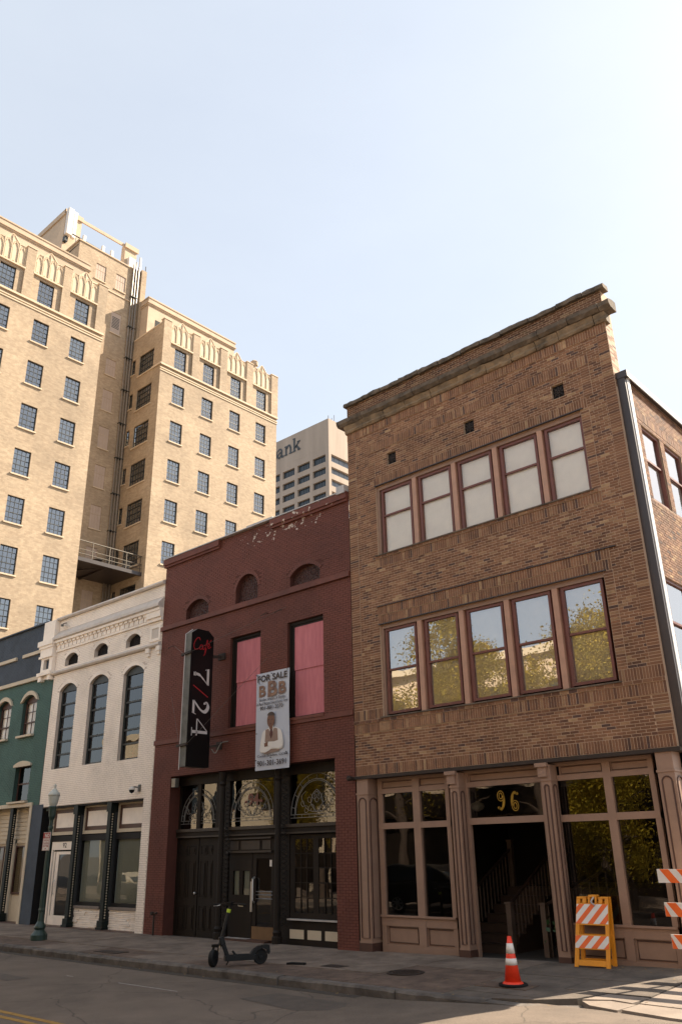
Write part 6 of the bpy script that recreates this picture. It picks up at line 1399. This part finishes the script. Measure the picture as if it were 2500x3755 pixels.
# ================================================================ traffic cone
cx, cy, cz0 = -6.38, 10.2, gz(-6.38, 10.2)+.006
cn = thing('traffic_cone', 'orange traffic cone with two white bands on a black foot', 'traffic cone', (cx, cy, cz0))
one('foot', m_rubber, lambda m: [m.prism([(cx+.185*math.cos(t)*(1 if k % 2 else .97), cy+.185*math.sin(t)) for k, t in enumerate([i*math.pi/8 for i in range(16)])], 'z', cz0, cz0+.028)], cn, bevel=.008)
rc = lambda z: .112-(z/.56)*.087
def cb(nm, m_, a, b, e=0): one(nm, m_, lambda m: m.lathe([(rc(a)+e, cz0+a), (rc(b)+e, cz0+b)], cx, cy, 24), cn, smooth=True)
cb('cone_body', m_redorange, .025, .56); cb('reflective_band', m_wsheet, .235, .31, .003); cb('reflective_band', m_wsheet, .365, .48, .003)
one('cone_base_ring', m_redorange, lambda m: m.lathe([(.135, cz0+.026), (.125, cz0+.04), (.108, cz0+.05)], cx, cy, 24), cn)
bxp('sandbag', m_rust, cn, cx-.28, cx+.12, cy-.16, cy+.05, cz0-.003, cz0+.012) if 0 else None

# ================================================================ amber folding barricade (local coordinates)
yb = thing('folding_barricade', 'amber plastic folding barricade with orange and white stripes leaning by the shop window', 'barricade', (0, 0, 0))
def frame_(sgn, nm):
    # one leaf, 0.56 wide, 0.87 tall, leaning by sgn
    W_, H_ = .262, .86; bw = .06; ya, yb_ = (-.16, .13) if sgn < 0 else (.08, .21)
    P = lambda a, d, z: (a*(1-.09*z), ya+(yb_-ya)*z/H_+sgn*d, z)
    m = MB()
    def B(a0, a1, z0, z1, d0=-.02, d1=.02):
        v = [P(a, d, z) for z in (z0, z1) for a, d in ((a0, d0), (a1, d0), (a1, d1), (a0, d1))]
        fs = [(0,3,2,1),(4,5,6,7),(0,1,5,4),(1,2,6,5),(2,3,7,6),(3,0,4,7)]
        m.add(v, fs if sgn < 0 else [q[::-1] for q in fs])
    B(-W_, -W_+bw, 0, H_-.0); B(W_-bw, W_, 0, H_); B(-W_+bw, W_-bw, .02, .09); B(-W_+bw, W_-bw, .22, .40); B(-W_+bw, W_-bw, .52, .80)
    B(-W_+.1, -W_+.16, .8, .88); B(W_-.16, W_-.1, .8, .88); B(-W_, -W_+.16, .86, .885); B(W_-.16, W_, .86, .885)
    B(-.07, -.04, .80, .90); B(.04, .07, .80, .90); B(-.07, .07, .88, .91)
    lf_ = m.build(nm, m_yellow, yb, bevel=.006)
    for (z0, z1, o) in ((.54, .79, 0), (.235, .39, .06)):
        for side, dd in ((1, -.0235 if sgn < 0 else .0235),):
            m = MB(); d = .0225
            m.add([P(a, d, z) for a, z in ((-W_+.008, z0), (W_-.008, z0), (W_-.008, z1), (-W_+.008, z1))], [(0, 1, 2, 3) if sgn > 0 else (3, 2, 1, 0)]); q = m.build('striped_sheet', m_wsheet, lf_)
            m = MB(); h_ = z1-z0
            for k in range(-3, 6):
                a = -W_+k*.19+o; pts = [(a, z0), (a+.09, z0), (a+.09+h_*.95, z1), (a+h_*.95, z1)]
                # clip to sheet
                def clip(poly, lim, s_):
                    out = []
                    for i in range(len(poly)):
                        p, q_ = poly[i], poly[(i+1) % len(poly)]; ip, iq = (p[0]-lim)*s_ <= 0, (q_[0]-lim)*s_ <= 0
                        if ip: out.append(p)
                        if ip != iq: t = (lim-p[0])/(q_[0]-p[0]); out.append((lim, p[1]+t*(q_[1]-p[1])))
                    return out
                c = clip(clip(pts, W_-.008, 1), -W_+.008, -1)
                if len(c) > 2: m.add([P(x, d+.0015, z) for x, z in c], [tuple(range(len(c)))])
            m.build('orange_stripe', m_orange, q)
frame_(-1, 'front_leaf'); frame_(1, 'rear_leaf')
one('hinge', m_blackmetal, lambda m: m.tube([(-.2, .17, .84), (.2, .17, .84)], .008, 5), yb)
one('tie_strap', m_flash, lambda m: m.tube(curve([(.03, .1, .88), (.0, .06, .82), (.05, .06, .78)], 4), .012, 5), yb)
yb.location = Vector((-6.17, 12.1, gz(-6.2, 12.03)-.004))*S; yb.rotation_euler.z = math.radians(4)

# ================================================================ type III barricade at the right
tb3 = thing('board_barricade', 'tall barricade of three orange and white striped boards at the right edge', 'barricade', (-4.1, 11.6, 0))
XL, XR_ = -4.885, -3.25
for i, (zc, xl_) in enumerate(((1.255, -4.885), (.855, -4.855), (.485, -4.83))):
    h_ = .082
    bd = bxp('board', m_wsheet, tb3, xl_, XR_, 11.59, 11.61, zc-h_, zc+h_)
    m = MB()
    for k in range(8):
        a = xl_+.035+k*.225; b = a+.12; s_ = .13
        q = [(a, zc+h_), (b, zc+h_), (min(b+s_, XR_), zc-h_), (min(a+s_, XR_), zc-h_)]
        if q[1][0] < XR_: m.add([(x, 11.588, z) for x, z in q], [(3, 2, 1, 0)])
    if i: m.add([(xl_+.003, 11.588, zc-h_), (xl_+.07, 11.588, zc-h_), (xl_+.003, 11.588, zc+h_*.7)], [(0, 1, 2)])
    m.build('orange_stripe', m_orange, bd)
for x in (-4.52, -3.55):
    q = bxp('upright', m_wsheet, tb3, x-.025, x+.025, 11.612, 11.65, gz(-4.6, 11.6), 1.36); bxp('foot', m_wsheet, q, x-.03, x+.03, 11.15, 12.1, gz(-4.6, 11.6), gz(-4.6, 11.6)+.05)

# ================================================================ opposite side of the street (seen in the panes)
m_brickopp = mat('opposite_brick', (.30, .17, .11), .85, .15, 2); m_creamopp = mat('opposite_cream', (.62, .52, .38), .8, .06, 1)
def opp(lbl, x0, x1, h_, m_, rows, cols, awn=None):
    t = thing('opposite_building', lbl, 'building', ((x0+x1)/2, -4.3, 0), 'buildings across the street')
    ho = []; n = cols
    for r in range(rows):
        for c in range(n):
            a = x0+(x1-x0)*(c+.28)/n; b = x0+(x1-x0)*(c+.72)/n; z0 = 3.6+r*2.6
            if z0+1.5 < h_: ho.append((a, b, z0, z0+1.5))
    sh = [(x0+(x1-x0)*(c+.1)/n, x0+(x1-x0)*(c+.9)/n, .3, 2.4) for c in range(n)]
    m = MB(); wall(m, 'y', -4.3, x0, x1, 0, h_, ho+sh, .2, -1); m.box(x0, x1, -14, -4.4, h_-.2, h_-.1); m.box(x0, x0+.1, -14, -4.32, 0, h_); m.box(x1-.1, x1, -14, -4.32, 0, h_); m.box(x0, x1, -14.1, -14, 0, h_); m.build('wall', m_, t)
    if x0 > -30: bxp('added_awning', m_brownblack, t, x0+.3, x1-.3, -4.3, -3.7, 2.8, 3.75)  # unseen, added to darken what the transoms reflect
    bxp('cornice', m_creamopp, t, x0, x1, -4.3, -4.05, h_-.25, h_+.05)
    bxp('shopfront', m_brownblack, t, x0+.2, x1-.2, -4.3, -4.27, 0, 2.75)  # dark panel added out of view to dim the lower pane reflections
    for (a, b, c, d) in ho+sh:
        w_ = bxp('window', m_tandark, t, a, b, -4.49, -4.47, c, d); bxp('pane', m_bankglass, w_, a+.06, b-.06, -4.465, -4.46, c+.06, d-.06)
opp('cream rendered building across the street, seen reflected in the doors of number 94', -46, -26.6, 8.2, m_creamopp, 1, 6)
opp('pale brick building across the street, seen reflected in the upper windows of number 96', -26.5, -11.5, 8.9, mat('opposite_pale_brick', (.60, .47, .34), .85, .12, 2), 2, 6)
opp('brown brick building across the street, seen reflected in the right shop windows of number 96', -11.4, -6.5, 7.6, m_brickopp, 1, 3)
opp('low cream building across the street behind the photographer', -6.4, 6, 7.5, m_creamopp, 1, 4)
def tree(lbl, x, y, h_, r, seed, n=5200, zc=None, zs=None):
    rr = random.Random(seed); t = thing('street_tree', lbl, 'tree', (x, y, 0), 'street trees across the road')
    m = MB(); m.tube([(x, y, 0), (x+.1, y, h_*.3), (x-.05, y+.1, h_*.6), (x, y, h_*.85)], [.2, .16, .11, .04], 8)
    for k in range(9):
        a = k*2.4; z = h_*(.28+.06*k); l_ = r*rr.uniform(.6, .95); m.tube([(x, y, z), (x+math.cos(a)*l_*.5, y+math.sin(a)*l_*.5, z+l_*.35), (x+math.cos(a)*l_, y+math.sin(a)*l_, z+l_*.5)], [.08, .05, .02], 5)
    m.build('trunk', m_bark, t); m = MB()
    cl = [(x+rr.gauss(0, r*.45), y+rr.gauss(0, r*.45), (zc or h_*.62)+rr.gauss(0, zs or h_*.17), rr.uniform(.3, .7)) for _ in range(60)]
    cl = [c for c in cl if c[2] < h_-.3]
    for _ in range(n):
        c = rr.choice(cl); p = Vector((rr.gauss(c[0], c[3]*.55), rr.gauss(c[1], c[3]*.55), rr.gauss(c[2], c[3]*.5))); a = Vector((rr.uniform(-1, 1), rr.uniform(-1, 1), rr.uniform(-.6, .6))).normalized(); b = a.orthogonal().normalized(); s_ = rr.uniform(.018, .045)
        m.add([p-b*s_, p+a*s_, p+b*s_, p-a*s_], [(0, 1, 2, 3)])
    m.build('crown', m_leaf, t)
tree('tall street tree across the road, reflected in the second window of the second floor', -16.1, .9, 9.9, 1.35, 1, 52000, 7.0, 1.5)
tree('low leafy tree across the road, reflected in the leftmost second floor pane', -19.2, .6, 7.4, 1.2, 2, 18000, 5.6, .8)
tree('broad street tree across the road, reflected in the rightmost second floor pane', -11.0, .9, 9.2, 1.25, 3, 48000, 6.6, 1.3)
tree('low street tree across the road, reflected in the right transom of number 94', -24.2, .9, 6.0, 1.5, 4, 30000, 4.0, .8)
tree('small leafy tree across the road, reflected in the right shop windows of number 96', -11.6, 1.1, 4.6, 1.5, 5, 36000, 2.2, .9)
tree('small tree across the road between two larger ones, reflected in the fourth second floor pane', -13.7, .5, 7.6, .8, 6, 14000, 6.0, .8)
def car(name, lbl, x, y, m_, suv=True, cat='car'):
    t = thing(name, lbl, cat, (0, 0, 0)); Lh = 1.75; 
    if suv: low = [(-1.75, .28), (-1.78, .6), (-1.7, .86), (.75, .84), (1.45, .76), (1.72, .6), (1.74, .3)]; top = [(-1.68, .86), (-1.55, 1.26), (-1.3, 1.33), (.15, 1.33), (.85, .84)]
    else: low = [(-1.7, .25), (-1.74, .5), (-1.6, .72), (.7, .70), (1.4, .62), (1.68, .48), (1.7, .26)]; top = [(-1.5, .72), (-1.15, 1.0), (-.8, 1.08), (.05, 1.08), (.78, .7)]
    one('body', m_, lambda m: m.prism(low, 'y', -.66, .66), t, bevel=.06)
    one('cabin', m_, lambda m: m.prism(top, 'y', -.57, .57), t, bevel=.05)
    (ax_, az_), (bx_, bz_), _, (dx_, dz_), (ex_, ez_) = top
    def win(m):
        for s_ in (-1, 1):
            for (u0, u1) in ((ax_+.2, -.45), (-.38, .25)): m.add([(u0, s_*.575, az_+.03), (u1+.1, s_*.575, az_+.03), (u1, s_*.575, dz_-.07), (u0+.12, s_*.575, dz_-.07)], [(0, 1, 2, 3)])
    one('side_windows', m_bankglass, win, t)
    one('windscreen', m_bankglass, lambda m: m.add([(dx_+.06, -.5, dz_-.06), (dx_+.06, .5, dz_-.06), (ex_-.02, .52, ez_+.05), (ex_-.02, -.52, ez_+.05)], [(0, 1, 2, 3)]), t)
    for s_ in (-1, 1):
        one('headlight', m_globe, lambda m: m.box(1.60, 1.71, s_*.42, s_*.6, low[4][1]-.17, low[4][1]-.06), t); one('tail_light', m_signred, lambda m: m.box(-1.77, -1.7, s_*.48, s_*.62, .55, .72), t)
    for wx in (-1.05, 1.08):
        for s_ in (-1, 1):
            w_ = wheel('wheel', wx, s_*.6, .265, .265, .17, par=t, rimm=m_rubber); m = MB()
            for k in range(7):
                a = k*6.283/7; m.beam((wx, s_*.69, .265), (wx+.17*math.cos(a), s_*.69, .265+.17*math.sin(a)), .035, .02, (0, 1, 0))
            m.tube([(wx+.18*math.cos(a*.3927), s_*.69, .265+.18*math.sin(a*.3927)) for a in range(16)], .015, 4, True); m.build('spokes', m_chrome, w_)
    t.location = Vector((x, y, -.12))*S
car('parked_suv', 'black parked sport utility vehicle reflected in the left shop window of number 96', -15.9, 3.1, m_blackmetal)
car('parked_car', 'pale cream hatchback reflected in the roller shade windows of number 92', -31.6, 3.1, mat('cream_car_paint', (.66, .58, .45), .3, .05, 2), False)
